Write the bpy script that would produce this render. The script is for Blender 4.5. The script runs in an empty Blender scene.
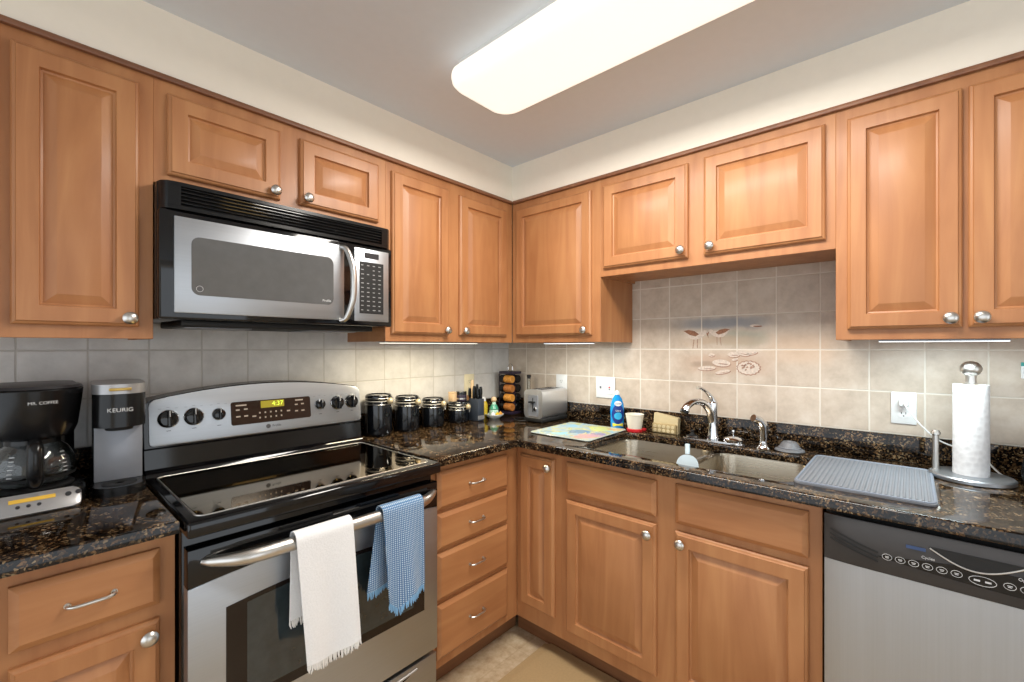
import bpy, bmesh, math, random
from mathutils import Matrix, Vector
R = math.radians
PI = math.pi
scn = bpy.context.scene
COL = scn.collection

# ------------------------------------------------------------------ camera, world, exposure
CAM = Vector((-2.1334, -1.9482, 1.3368))
cam_d = bpy.data.cameras.new('camera')
cam_d.sensor_width = 36.0
cam_d.lens = 36.0 * 443.2 / 1024
cam_d.shift_y = 5.97 / 1024
cam_d.clip_start = 0.02
cam = bpy.data.objects.new('camera', cam_d)
cam.location = CAM
cam.rotation_euler = (R(90), 0, R(41.954 - 90))
COL.objects.link(cam)
scn.camera = cam
scn.view_settings.view_transform = 'Standard'
scn.view_settings.look = 'None'
scn.view_settings.gamma = 1.0
scn.view_settings.use_curve_mapping = False
scn.view_settings.exposure = 0.2

wd = bpy.data.worlds.new('daylight')
scn.world = wd
wd.use_nodes = True
bg = wd.node_tree.nodes['Background']
bg.inputs[0].default_value = (0.88, 0.94, 1.0, 1)
bg.inputs[1].default_value = 1.75
LAMP_W = 29.0        # ceiling fixture
STRIP_W = 4.2        # each under-cabinet strip


def lin(h):
    h = h.lstrip('#')
    c = [int(h[i:i + 2], 16) / 255 for i in (0, 2, 4)]
    return tuple(((v / 12.92) if v <= .04045 else ((v + .055) / 1.055) ** 2.4) for v in c)


# ------------------------------------------------------------------ materials
def nodes_of(name):
    m = bpy.data.materials.new(name)
    m.use_nodes = True
    nt = m.node_tree
    return m, nt, nt.nodes['Principled BSDF']


def N(nt, typ, **kw):
    n = nt.nodes.new(typ)
    for k, v in kw.items():
        setattr(n, k, v)
    return n


def mapped(nt, scale=(1, 1, 1)):
    tc = N(nt, 'ShaderNodeTexCoord')
    mp = N(nt, 'ShaderNodeMapping')
    mp.inputs['Scale'].default_value = scale
    nt.links.new(tc.outputs['Object'], mp.inputs['Vector'])
    return mp.outputs['Vector']


def ramp(nt, fac, stops):
    r = N(nt, 'ShaderNodeValToRGB')
    e = r.color_ramp.elements
    while len(e) < len(stops):
        e.new(0.5)
    for i, (p, c) in enumerate(stops):
        e[i].position = p
        e[i].color = (*c, 1)
    nt.links.new(fac, r.inputs[0])
    return r.outputs[0]


def mixc(nt, fac, a, b, mode='MIX'):
    m = N(nt, 'ShaderNodeMix', data_type='RGBA', blend_type=mode)
    for sock, v in ((m.inputs[0], fac), (m.inputs[6], a), (m.inputs[7], b)):
        if isinstance(v, (int, float)):
            sock.default_value = v
        elif isinstance(v, tuple):
            sock.default_value = (*v, 1)
        else:
            nt.links.new(v, sock)
    return m.outputs[2]


def mth(nt, op, a, b=None, c=None):
    m = N(nt, 'ShaderNodeMath', operation=op)
    for i, v in enumerate((a, b, c)):
        if v is None:
            continue
        if isinstance(v, (int, float)):
            m.inputs[i].default_value = v
        else:
            nt.links.new(v, m.inputs[i])
    return m.outputs[0]


def plain(name, col, rough=.5, metal=0.0, var=.06, scale=30.0, emit=None, es=0.0, trans=0.0, ior=1.45, coat=0.0,
          spec=None, tint=None, bump=0.0, stretch=(1, 1, 1)):
    """principled with a faint procedural mottling of colour and roughness"""
    m, nt, b = nodes_of(name)
    if isinstance(col, str):
        col = lin(col)
    v = mapped(nt, stretch)
    n = N(nt, 'ShaderNodeTexNoise')
    n.inputs['Scale'].default_value = scale
    n.inputs['Detail'].default_value = 3
    nt.links.new(v, n.inputs['Vector'])
    dk = tuple(max(0, c * (1 - var)) for c in col)
    lt = tuple(min(1, c * (1 + var)) for c in col)
    nt.links.new(ramp(nt, n.outputs[0], [(.3, dk), (.7, lt)]), b.inputs['Base Color'])
    b.inputs['Roughness'].default_value = rough
    b.inputs['Metallic'].default_value = metal
    b.inputs['IOR'].default_value = ior
    b.inputs['Transmission Weight'].default_value = trans
    b.inputs['Coat Weight'].default_value = coat
    if spec is not None:
        b.inputs['Specular IOR Level'].default_value = spec
    if tint is not None:
        b.inputs['Specular Tint'].default_value = (*tint, 1)
    if emit:
        b.inputs['Emission Color'].default_value = (*emit, 1)
        b.inputs['Emission Strength'].default_value = es
    if bump:
        bp = N(nt, 'ShaderNodeBump')
        bp.inputs['Strength'].default_value = bump
        bp.inputs['Distance'].default_value = .002
        nt.links.new(n.outputs[0], bp.inputs['Height'])
        nt.links.new(bp.outputs[0], b.inputs['Normal'])
    return m


def wood(name, horiz=False, c=('#a06940', '#ad764a', '#b98455')):
    m, nt, b = nodes_of(name)
    s = (1.6, 14, 14) if horiz else (14, 14, 1.6)
    v = mapped(nt, s)
    oi = N(nt, 'ShaderNodeObjectInfo')
    ad = N(nt, 'ShaderNodeVectorMath', operation='ADD')
    sc = N(nt, 'ShaderNodeVectorMath', operation='SCALE')
    nt.links.new(oi.outputs['Random'], sc.inputs[0])
    sc.inputs['Scale'].default_value = 37.0
    nt.links.new(v, ad.inputs[0])
    nt.links.new(sc.outputs[0], ad.inputs[1])
    n1 = N(nt, 'ShaderNodeTexNoise')
    n1.inputs['Scale'].default_value = 1.1
    n1.inputs['Detail'].default_value = 6
    n1.inputs['Distortion'].default_value = 1.2
    nt.links.new(ad.outputs[0], n1.inputs['Vector'])
    base = ramp(nt, n1.outputs[0], [(.25, lin(c[0])), (.5, lin(c[1])), (.78, lin(c[2]))])
    v2 = mapped(nt, (3, 3, 3))
    n2 = N(nt, 'ShaderNodeTexNoise')
    n2.inputs['Scale'].default_value = 1.6
    n2.inputs['Detail'].default_value = 2
    nt.links.new(v2, n2.inputs['Vector'])
    blotch = ramp(nt, n2.outputs[0], [(.3, (.88, .84, .80)), (.65, (1, 1, 1))])
    nt.links.new(mixc(nt, .8, base, blotch, 'MULTIPLY'), b.inputs['Base Color'])
    b.inputs['Roughness'].default_value = .5
    b.inputs['Coat Weight'].default_value = .12
    b.inputs['Coat Roughness'].default_value = .2
    return m


def granite(name):
    m, nt, b = nodes_of(name)
    v = mapped(nt)
    vo = N(nt, 'ShaderNodeTexVoronoi')
    vo.inputs['Scale'].default_value = 210
    n0 = N(nt, 'ShaderNodeTexNoise')
    n0.inputs['Scale'].default_value = 60
    nt.links.new(v, n0.inputs['Vector'])
    ad = N(nt, 'ShaderNodeVectorMath', operation='MULTIPLY_ADD')
    nt.links.new(n0.outputs['Color'], ad.inputs[0])
    ad.inputs[1].default_value = (.012, .012, .012)
    nt.links.new(v, ad.inputs[2])
    nt.links.new(ad.outputs[0], vo.inputs['Vector'])
    sep = N(nt, 'ShaderNodeSeparateColor')
    nt.links.new(vo.outputs['Color'], sep.inputs[0])
    cells = ramp(nt, sep.outputs[0], [(0, lin('#0a0807')), (.40, lin('#15100d')), (.58, lin('#2e2116')), (.74, lin('#4c3824')),
                                      (.88, lin('#6d5236')), (.97, lin('#857257'))])
    n = N(nt, 'ShaderNodeTexNoise')
    n.inputs['Scale'].default_value = 22
    n.inputs['Detail'].default_value = 4
    nt.links.new(v, n.inputs['Vector'])
    dark = ramp(nt, n.outputs[0], [(.36, (.14, .12, .10)), (.62, (1, 1, 1))])
    nt.links.new(mixc(nt, 1.0, cells, dark, 'MULTIPLY'), b.inputs['Base Color'])
    b.inputs['Roughness'].default_value = .07
    b.inputs['IOR'].default_value = 1.42
    return m


def steel(name, col='#b0b4b9', rough=.40, axis='x', bump=.03):
    m, nt, b = nodes_of(name)
    s = {'x': (2, 300, 300), 'z': (300, 300, 2), 'y': (300, 2, 300)}[axis]
    v = mapped(nt, s)
    n = N(nt, 'ShaderNodeTexNoise')
    n.inputs['Scale'].default_value = 1.0
    n.inputs['Detail'].default_value = 2
    nt.links.new(v, n.inputs['Vector'])
    c = lin(col)
    nt.links.new(ramp(nt, n.outputs[0], [(.3, tuple(x * .97 for x in c)), (.7, tuple(min(1, x * 1.03) for x in c))]),
                 b.inputs['Base Color'])
    b.inputs['Metallic'].default_value = 1.0
    r = N(nt, 'ShaderNodeMapRange')
    r.inputs['To Min'].default_value = rough * .85
    r.inputs['To Max'].default_value = rough * 1.2
    nt.links.new(n.outputs[0], r.inputs['Value'])
    nt.links.new(r.outputs[0], b.inputs['Roughness'])
    bp = N(nt, 'ShaderNodeBump')
    bp.inputs['Strength'].default_value = bump
    bp.inputs['Distance'].default_value = .0006
    nt.links.new(n.outputs[0], bp.inputs['Height'])
    nt.links.new(bp.outputs[0], b.inputs['Normal'])
    return m


def tiles(name, axis, mural=False):
    """6 inch ceramic tile with pale grout; axis is the horizontal world axis of the wall"""
    m, nt, b = nodes_of(name)
    tc = N(nt, 'ShaderNodeTexCoord')
    sp = N(nt, 'ShaderNodeSeparateXYZ')
    nt.links.new(tc.outputs['Object'], sp.inputs[0])
    u = sp.outputs[0 if axis == 'x' else 1]
    z = mth(nt, 'SUBTRACT', sp.outputs[2], 1.0205)
    T = .1528
    us = mth(nt, 'DIVIDE', u, T)
    zs = mth(nt, 'DIVIDE', z, T)
    def edge(s):
        f = mth(nt, 'FRACT', s)
        return mth(nt, 'MINIMUM', f, mth(nt, 'SUBTRACT', 1.0, f))
    d = mth(nt, 'MINIMUM', edge(us), edge(zs))
    g = N(nt, 'ShaderNodeMapRange')
    g.inputs['From Min'].default_value = .010
    g.inputs['From Max'].default_value = .022
    nt.links.new(d, g.inputs['Value'])
    cmb = N(nt, 'ShaderNodeCombineXYZ')
    nt.links.new(mth(nt, 'FLOOR', us), cmb.inputs[0])
    nt.links.new(mth(nt, 'FLOOR', zs), cmb.inputs[1])
    wn = N(nt, 'ShaderNodeTexWhiteNoise', noise_dimensions='3D')
    nt.links.new(cmb.outputs[0], wn.inputs['Vector'])
    n = N(nt, 'ShaderNodeTexNoise')
    n.inputs['Scale'].default_value = 14
    n.inputs['Detail'].default_value = 7
    n.inputs['Roughness'].default_value = .65
    off = N(nt, 'ShaderNodeVectorMath', operation='MULTIPLY_ADD')
    nt.links.new(wn.outputs['Color'], off.inputs[0])
    off.inputs[1].default_value = (9, 9, 9)
    nt.links.new(tc.outputs['Object'], off.inputs[2])
    nt.links.new(off.outputs[0], n.inputs['Vector'])
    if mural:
        body = ramp(nt, n.outputs[0], [(.3, lin('#b3a494')), (.5, lin('#c3b4a3')), (.72, lin('#cfc3b5'))])  # same tile as the stove wall, warm lamp light put into its tan
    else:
        body = ramp(nt, n.outputs[0], [(.3, lin('#c3c1be')), (.5, lin('#d0cecb')), (.72, lin('#dbd9d6'))])  # same tile, cooler and lighter to paint in the daylight
    tone = ramp(nt, wn.outputs['Value'], [(0, (.93, .92, .91)), (1, (1.0, 1.0, 1.0))])
    col = mixc(nt, 1.0, body, tone, 'MULTIPLY')
    if mural:
        # hand-painted beach: soft bands of sky, water and wet sand fired into the glaze; tan washes also paint in warm light
        nz = N(nt, 'ShaderNodeTexNoise')
        nz.inputs['Scale'].default_value = 9
        nz.inputs['Detail'].default_value = 4
        nt.links.new(tc.outputs['Object'], nz.inputs['Vector'])
        wob = mth(nt, 'MULTIPLY', mth(nt, 'SUBTRACT', nz.outputs[0], .5), .05)
        zz = mth(nt, 'ADD', sp.outputs[2], wob)
        yy = mth(nt, 'ADD', sp.outputs[1], mth(nt, 'MULTIPLY', wob, 1.5))
        def blob(y0, z0, ry, rz):
            a = mth(nt, 'POWER', mth(nt, 'ABSOLUTE', mth(nt, 'DIVIDE', mth(nt, 'SUBTRACT', yy, y0), ry)), 4)
            c = mth(nt, 'POWER', mth(nt, 'ABSOLUTE', mth(nt, 'DIVIDE', mth(nt, 'SUBTRACT', zz, z0), rz)), 4)
            e = mth(nt, 'ADD', a, c)
            return mth(nt, 'POWER', 2.718, mth(nt, 'MULTIPLY', e, -1.0))
        for (y0, z0, ry, rz, c, a) in ((-1.31, 1.445, .19, .028, '#7f8790', .75), (-1.40, 1.375, .11, .032, '#8d9384', .6),
                                       (-1.30, 1.365, .17, .02, '#b39a80', .6), (-1.32, 1.26, .18, .045, '#b08f78', .55),
                                       (-1.23, 1.255, .06, .012, '#8a7a68', .5), (-1.62, 1.33, .12, .06, '#cdb094', .5)):
            col = mixc(nt, mth(nt, 'MULTIPLY', blob(y0, z0, ry, rz), a), col, lin(c))
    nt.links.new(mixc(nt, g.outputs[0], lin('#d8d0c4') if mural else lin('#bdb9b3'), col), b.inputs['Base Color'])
    rr = N(nt, 'ShaderNodeMapRange')
    rr.inputs['To Min'].default_value = .8
    rr.inputs['To Max'].default_value = .38
    nt.links.new(g.outputs[0], rr.inputs['Value'])
    nt.links.new(rr.outputs[0], b.inputs['Roughness'])
    hgt = mth(nt, 'ADD', g.outputs[0], mth(nt, 'MULTIPLY', n.outputs[0], .25))
    bp = N(nt, 'ShaderNodeBump')
    bp.inputs['Strength'].default_value = .5
    bp.inputs['Distance'].default_value = .002
    nt.links.new(hgt, bp.inputs['Height'])
    nt.links.new(bp.outputs[0], b.inputs['Normal'])
    return m


def floor_tiles(name):
    m, nt, b = nodes_of(name)
    v = mapped(nt)
    br = N(nt, 'ShaderNodeTexBrick')
    br.offset = 0.0
    br.inputs['Scale'].default_value = 1.0
    br.inputs['Brick Width'].default_value = .33
    br.inputs['Row Height'].default_value = .33
    br.inputs['Mortar Size'].default_value = .003
    br.inputs['Color1'].default_value = (1, 1, 1, 1)
    br.inputs['Color2'].default_value = (.93, .92, .9, 1)
    br.inputs['Mortar'].default_value = (.86, .83, .79, 1)
    nt.links.new(v, br.inputs['Vector'])
    n = N(nt, 'ShaderNodeTexNoise')
    n.inputs['Scale'].default_value = 22
    n.inputs['Detail'].default_value = 8
    n.inputs['Roughness'].default_value = .7
    nt.links.new(v, n.inputs['Vector'])
    c = ramp(nt, n.outputs[0], [(.3, lin('#a78c6c')), (.5, lin('#c4ae8e')), (.7, lin('#d8c7ab'))])
    nt.links.new(mixc(nt, 1.0, c, br.outputs['Color'], 'MULTIPLY'), b.inputs['Base Color'])
    b.inputs['Roughness'].default_value = .45
    return m


def waffle(name, a, bcol, pitch, axis2='x'):
    m, nt, b = nodes_of(name)
    tc = N(nt, 'ShaderNodeTexCoord')
    sp = N(nt, 'ShaderNodeSeparateXYZ')
    nt.links.new(tc.outputs['Object'], sp.inputs[0])
    fx = mth(nt, 'FRACT', mth(nt, 'DIVIDE', sp.outputs[0], pitch))
    fz = mth(nt, 'FRACT', mth(nt, 'DIVIDE', sp.outputs[2], pitch))
    w = mth(nt, 'MULTIPLY', mth(nt, 'LESS_THAN', fx, .55), mth(nt, 'LESS_THAN', fz, .55))
    nt.links.new(mixc(nt, w, lin(a), lin(bcol)), b.inputs['Base Color'])
    b.inputs['Roughness'].default_value = .95
    b.inputs['Sheen Weight'].default_value = .2
    bp = N(nt, 'ShaderNodeBump')
    bp.inputs['Strength'].default_value = .5
    bp.inputs['Distance'].default_value = .002
    nt.links.new(w, bp.inputs['Height'])
    nt.links.new(bp.outputs[0], b.inputs['Normal'])
    return m


def art(name):
    """bright painted picture on the glass cutting board"""
    m, nt, b = nodes_of(name)
    v = mapped(nt)
    n = N(nt, 'ShaderNodeTexNoise')
    n.inputs['Scale'].default_value = 13
    n.inputs['Detail'].default_value = 3
    n.inputs['Distortion'].default_value = 1.6
    nt.links.new(v, n.inputs['Vector'])
    c1 = ramp(nt, n.outputs[0], [(.28, lin('#5d86a6')), (.40, lin('#93a9b0')), (.48, lin('#a9b0a4')), (.55, lin('#a5a86c')),
                                 (.62, lin('#c4baa4')), (.70, lin('#6d9f95'))])
    sp = N(nt, 'ShaderNodeSeparateXYZ')
    nt.links.new(v, sp.inputs[0])
    wob = mth(nt, 'MULTIPLY', mth(nt, 'SUBTRACT', n.outputs[0], .5), .16)
    def blob(x0, y0, r):
        dx = mth(nt, 'SUBTRACT', mth(nt, 'ADD', sp.outputs[0], wob), x0)
        dy = mth(nt, 'SUBTRACT', mth(nt, 'SUBTRACT', sp.outputs[1], wob), y0)
        d = mth(nt, 'SQRT', mth(nt, 'ADD', mth(nt, 'MULTIPLY', dx, dx), mth(nt, 'MULTIPLY', dy, dy)))
        mr = N(nt, 'ShaderNodeMapRange')
        mr.inputs['From Min'].default_value = r * 1.15
        mr.inputs['From Max'].default_value = r * .75
        nt.links.new(d, mr.inputs['Value'])
        return mr.outputs[0]
    c = c1
    for x0, y0, r, h in ((-.10, -.10, .055, '#c9808f'), (-.03, -.02, .05, '#3e6f9e'), (-.12, .02, .035, '#7fbfd0'),
                         (-.12, .10, .03, '#6f8f9c'), (.10, -.06, .06, '#c9cf6a'), (.13, -.13, .03, '#cf7a52'),
                         (.08, .09, .045, '#86b5cf'), (-.02, -.12, .03, '#8d6aa0')):
        c = mixc(nt, mth(nt, 'MULTIPLY', blob(x0, y0, r), .65), c, lin(h))
    nt.links.new(c, b.inputs['Base Color'])
    b.inputs['Roughness'].default_value = .2
    return m


def paper(name):
    m, nt, b = nodes_of(name)
    v = mapped(nt, (1, 1, 1))
    w = N(nt, 'ShaderNodeTexVoronoi')
    w.inputs['Scale'].default_value = 70
    nt.links.new(v, w.inputs['Vector'])
    nt.links.new(ramp(nt, w.outputs[0], [(0, (.54, .53, .53)), (1, (.66, .65, .65))]), b.inputs['Base Color'])
    b.inputs['Roughness'].default_value = .95
    bp = N(nt, 'ShaderNodeBump')
    bp.inputs['Strength'].default_value = .35
    bp.inputs['Distance'].default_value = .002
    nt.links.new(w.outputs[0], bp.inputs['Height'])
    nt.links.new(bp.outputs[0], b.inputs['Normal'])
    return m


WOOD = wood('maple_vertical_grain')
WOODH = wood('maple_horizontal_grain', True)
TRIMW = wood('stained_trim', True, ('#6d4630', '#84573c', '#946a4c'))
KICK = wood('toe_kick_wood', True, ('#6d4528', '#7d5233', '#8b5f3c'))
GRANITE = granite('brown_black_granite')
TILE_L = tiles('stone_tile', 'x')
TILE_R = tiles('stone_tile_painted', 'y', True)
PAINT = plain('cream_paint', '#efe8da', .85, var=.01)
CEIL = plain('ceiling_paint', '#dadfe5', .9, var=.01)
FLOOR = floor_tiles('beige_floor_tile')
FMAT = plain('foam_mat', '#ab9067', .8, var=.05, scale=120, bump=.2)
STEEL = steel('brushed_steel')
STEELV = steel('brushed_steel_vertical', axis='z')
STEELD = steel('sink_steel', '#b8ad9b', .28, 'y')
NICKEL = plain('satin_nickel', '#c9c6c1', .32, 1.0, var=.03)
CHROME = plain('polished_chrome', '#dadbdd', .07, 1.0, var=.02)
BLACK = plain('gloss_black', '#08080a', .08, var=.1, ior=1.5)
BLACKS = plain('satin_black', '#101011', .22, var=.1, spec=.4)
BLACKM = plain('matte_black', '#151515', .6, var=.1)
GLASSTOP = plain('ceramic_glass', (.150, .100, .034), .035, 1.0, var=.05)  # dark gold metal base paints in the golden reflection on the black glass
BROWNGL = plain('oven_window_border', '#1b1310', .09, var=.1)
OVENGL = plain('oven_window_glass', '#2a3336', .05, var=.2, ior=1.7)  # base colour raised to paint in a bluish reflection
MWGL = plain('microwave_window', '#5a5a5a', .10, var=.06, ior=1.6)
SILVER = plain('silver_plastic', '#a3a2a2', .33, .6, var=.03)
GREYP = plain('grey_plastic', '#85888f', .3, .25, var=.05)
DKGREY = plain('dark_grey_plastic', '#2a2a2d', .35, var=.06)
WHITEP = plain('white_plastic', '#dededc', .35, var=.01)
IVORY = plain('ivory_plastic', '#e2d7b6', .4, var=.02)
PRINT = plain('pale_print', '#c9c9c9', .6, var=.02)
PRINTD = plain('dark_print', '#4a4a4c', .6, var=.02)
CREAM = plain('cream_ceramic', '#cdbd95', .4, var=.05)
CREAMD = plain('cream_ceramic_shade_glaze', '#a8946a', .5, var=.1, scale=80)
GLASS = plain('clear_glass', '#f4f7f6', .02, var=.0, trans=1.0, ior=1.45)
CLAD = plain('black_ceramic', '#0b0d11', .06, var=.15, ior=1.55)
BLUE = plain('blue_dish_soap', '#1a86cc', .12, var=.05)
BLUED = plain('deep_blue_label', '#12307c', .3, var=.05)
SKYB = plain('sky_blue_label', '#34a6da', .3, var=.05)
YELLOW = plain('yellow_label', '#d9cf3d', .4, var=.05)
RED = plain('red_plastic', '#c8232c', .35, var=.05)
WHITEC = plain('white_cotton', '#e6e6e6', .95, var=.03, scale=220, bump=.35)
WHITEF = plain('white_fringe_cotton', '#e6e4e0', .95, var=.03)
BLUEC = waffle('blue_waffle_cotton', '#45709a', '#b9c9d6', .0062)
BLUEF = plain('blue_fringe_cotton', '#7fadd2', .95, var=.08)
RUBBER = plain('grey_silicone', '#74777d', .6, var=.03)
SILIC = plain('dark_grey_silicone', '#6a6b6f', .45, var=.05)
PAPER = paper('paper_towel')
BOARD = art('painted_glass')
KNIFEW = plain('pale_wood', '#d3b48d', .5, var=.1)
SPICE1 = plain('orange_spice', '#c98a3c', .35, var=.25, scale=90)
SPICE2 = plain('brown_spice', '#a86a34', .35, var=.25, scale=90)
PLUM = plain('dark_plum_plastic', '#2b2233', .35, var=.1)
MUSTARD = plain('yellow_bottle', '#c7a92c', .3, var=.1)
GREENG = plain('green_glaze', '#3f8f72', .2, var=.15)
LCD = plain('lcd', '#3f3a0c', .3, emit=(.55, .42, .03), es=.55)
LCDT = plain('lcd_digits', '#a0c020', .3, emit=(.75, .9, .1), es=1.0)
DIFF = plain('light_diffuser', '#f4efe4', .6, emit=(1.0, .955, .86), es=.70)
LEDW = plain('warm_strip', '#fff6e0', .5, emit=(1.0, .95, .80), es=1.6)
LEDC = plain('cool_strip', '#f4fbff', .5, emit=(.92, .98, 1.0), es=1.6)
BIRDB = plain('bird_brown', '#8a5f46', .6, var=.3, scale=120)
BIRDW = plain('shell_white', '#cbbdb0', .6, var=.15, scale=120)
SHELLP = plain('shell_shadow', '#9a7a69', .6, var=.3, scale=120)
TEAL = plain('teal_plastic', '#3f9d95', .4, var=.05)
PANE = plain('pane_glass', '#ffffff', .02, var=0, trans=1.0, ior=1.1)


# ------------------------------------------------------------------ mesh builder
def spline(pts, n=8):
    pts = [Vector(p) for p in pts]
    out = []
    P = [pts[0] * 2 - pts[1]] + pts + [pts[-1] * 2 - pts[-2]]
    for i in range(1, len(P) - 2):
        p0, p1, p2, p3 = P[i - 1:i + 3]
        for k in range(n):
            t = k / n
            out.append(.5 * ((2 * p1) + (p2 - p0) * t + (2 * p0 - 5 * p1 + 4 * p2 - p3) * t * t + (3 * p1 - p0 - 3 * p2 + p3) * t ** 3))
    out.append(pts[-1])
    return out


def rr(x0, x1, z0, z1, r, n=6):
    p = []
    for cx, cz, a0 in ((x1 - r, z1 - r, 0), (x0 + r, z1 - r, 90), (x0 + r, z0 + r, 180), (x1 - r, z0 + r, 270)):
        for k in range(n + 1):
            a = R(a0 + 90 * k / n)
            p.append((cx + r * math.cos(a), cz + r * math.sin(a)))
    return p


def ell(cx, cz, rx, rz, n=24, a0=0):
    c, s = math.cos(R(a0)), math.sin(R(a0))
    out = []
    for k in range(n):
        u, v = rx * math.cos(2 * PI * k / n), rz * math.sin(2 * PI * k / n)
        out.append((cx + u * c - v * s, cz + u * s + v * c))
    return out


class MB:
    def __init__(self, M=None):
        self.bm = bmesh.new()
        self.mats = []
        self.M = M

    def _mi(self, m):
        if m not in self.mats:
            self.mats.append(m)
        return self.mats.index(m)

    def add(self, t, m, M=None):
        mi = self._mi(m)
        bmesh.ops.recalc_face_normals(t, faces=t.faces[:])
        for f in t.faces:
            f.material_index = mi
        if M is not None:
            t.transform(M)
        if self.M is not None:
            t.transform(self.M)
        me = bpy.data.meshes.new('tmp')
        t.to_mesh(me)
        t.free()
        self.bm.from_mesh(me)
        bpy.data.meshes.remove(me)
        return self

    def box(self, x0, x1, y0, y1, z0, z1, m, bev=0.0, seg=2, M=None):
        t = bmesh.new()
        bmesh.ops.create_cube(t, size=1)
        for v in t.verts:
            v.co = Vector(((x0 + x1) / 2 + v.co.x * (x1 - x0), (y0 + y1) / 2 + v.co.y * (y1 - y0), (z0 + z1) / 2 + v.co.z * (z1 - z0)))
        if bev:
            bmesh.ops.bevel(t, geom=t.edges[:], offset=bev, segments=seg, profile=.5, affect='EDGES')
        return self.add(t, m, M)

    def prism(self, poly, d0, d1, m, plane='xz', bev=0.0, seg=2, M=None):
        t = bmesh.new()
        def P(a, b, d):
            return {'xz': (a, d, b), 'xy': (a, b, d), 'yz': (d, a, b)}[plane]
        lo = [t.verts.new(P(a, b, d0)) for a, b in poly]
        hi = [t.verts.new(P(a, b, d1)) for a, b in poly]
        n = len(poly)
        t.faces.new(lo)
        t.faces.new(hi)
        for i in range(n):
            t.faces.new((lo[i], lo[(i + 1) % n], hi[(i + 1) % n], hi[i]))
        if bev:
            hs = set(hi)
            es = [e for e in t.edges if e.verts[0] in hs and e.verts[1] in hs]
            bmesh.ops.bevel(t, geom=es, offset=bev, segments=seg, profile=.5, affect='EDGES')
        return self.add(t, m, M)

    def lathe(self, prof, m, c=(0, 0, 0), n=32, M=None, sx=1.0, sy=1.0):
        t = bmesh.new()
        rings = []
        for r, z in prof:
            if r < 1e-6:
                rings.append([t.verts.new((c[0], c[1], c[2] + z))])
            else:
                rings.append([t.verts.new((c[0] + sx * r * math.cos(2 * PI * k / n), c[1] + sy * r * math.sin(2 * PI * k / n), c[2] + z)) for k in range(n)])
        for a, b in zip(rings, rings[1:]):
            for k in range(n):
                k2 = (k + 1) % n
                if len(a) == 1 and len(b) == 1:
                    break
                if len(a) == 1:
                    t.faces.new((a[0], b[k], b[k2]))
                elif len(b) == 1:
                    t.faces.new((a[k], a[k2], b[0]))
                else:
                    t.faces.new((a[k], a[k2], b[k2], b[k]))
        return self.add(t, m, M)

    def cyl(self, p0, p1, r0, m, r1=None, n=20, M=None):
        return self.tube([p0, p1], [r0, r0 if r1 is None else r1], m, n, M=M)

    def tube(self, pts, r, m, n=10, closed=False, M=None, flat=1.0):
        t = bmesh.new()
        pts = [Vector(p) for p in pts]
        L = len(pts)
        rs = r if isinstance(r, (list, tuple)) else [r] * L
        if len(rs) != L:
            rs = [rs[min(len(rs) - 1, int(i / max(1, L - 1) * (len(rs) - 1)))] + (rs[min(len(rs) - 1, int(i / max(1, L - 1) * (len(rs) - 1)) + 1)] - rs[min(len(rs) - 1, int(i / max(1, L - 1) * (len(rs) - 1)))]) * ((i / max(1, L - 1) * (len(rs) - 1)) % 1) for i in range(L)]
        tan = []
        for i in range(L):
            if closed:
                d = pts[(i + 1) % L] - pts[i - 1]
            else:
                d = pts[min(L - 1, i + 1)] - pts[max(0, i - 1)]
            tan.append(d.normalized())
        up = Vector((0, 0, 1)) if abs(tan[0].z) < .9 else Vector((1, 0, 0))
        u = tan[0].cross(up).normalized()
        rings = []
        for i in range(L):
            u = (u - tan[i] * u.dot(tan[i])).normalized()
            w = tan[i].cross(u)
            rings.append([t.verts.new(pts[i] + (u * math.cos(2 * PI * k / n) + w * math.sin(2 * PI * k / n) * flat) * rs[i]) for k in range(n)])
        for i in range(L if closed else L - 1):
            a, b = rings[i], rings[(i + 1) % L]
            for k in range(n):
                k2 = (k + 1) % n
                t.faces.new((a[k], a[k2], b[k2], b[k]))
        if not closed:
            t.faces.new(rings[0])
            t.faces.new(rings[-1])
        return self.add(t, m, M)

    def ball(self, c, r, m, s=(1, 1, 1), n=20, M=None):
        t = bmesh.new()
        bmesh.ops.create_uvsphere(t, u_segments=n, v_segments=max(8, n // 2), radius=r)
        for v in t.verts:
            v.co = Vector((c[0] + v.co.x * s[0], c[1] + v.co.y * s[1], c[2] + v.co.z * s[2]))
        return self.add(t, m, M)

    def rings(self, w, h, prof, m, x0=0, z0=0):
        """rectangular door or drawer front: (inset, distance out) profile, front towards -y"""
        t = bmesh.new()
        rs = []
        for i, d in prof:
            rs.append([t.verts.new((x0 + a, -d, z0 + b)) for a, b in ((i, i), (w - i, i), (w - i, h - i), (i, h - i))])
        t.faces.new(rs[0])
        for a, b in zip(rs, rs[1:]):
            for k in range(4):
                t.faces.new((a[k], a[(k + 1) % 4], b[(k + 1) % 4], b[k]))
        t.faces.new(rs[-1])
        return self.add(t, m)

    def grid(self, fn, nu, nv, thick, m, M=None):
        t = bmesh.new()
        V = [[t.verts.new(fn(i / nu, j / nv)) for j in range(nv + 1)] for i in range(nu + 1)]
        for i in range(nu):
            for j in range(nv):
                t.faces.new((V[i][j], V[i + 1][j], V[i + 1][j + 1], V[i][j + 1]))
        bmesh.ops.recalc_face_normals(t, faces=t.faces[:])
        if thick:
            bmesh.ops.solidify(t, geom=t.faces[:], thickness=thick)
        return self.add(t, m, M)

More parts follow.
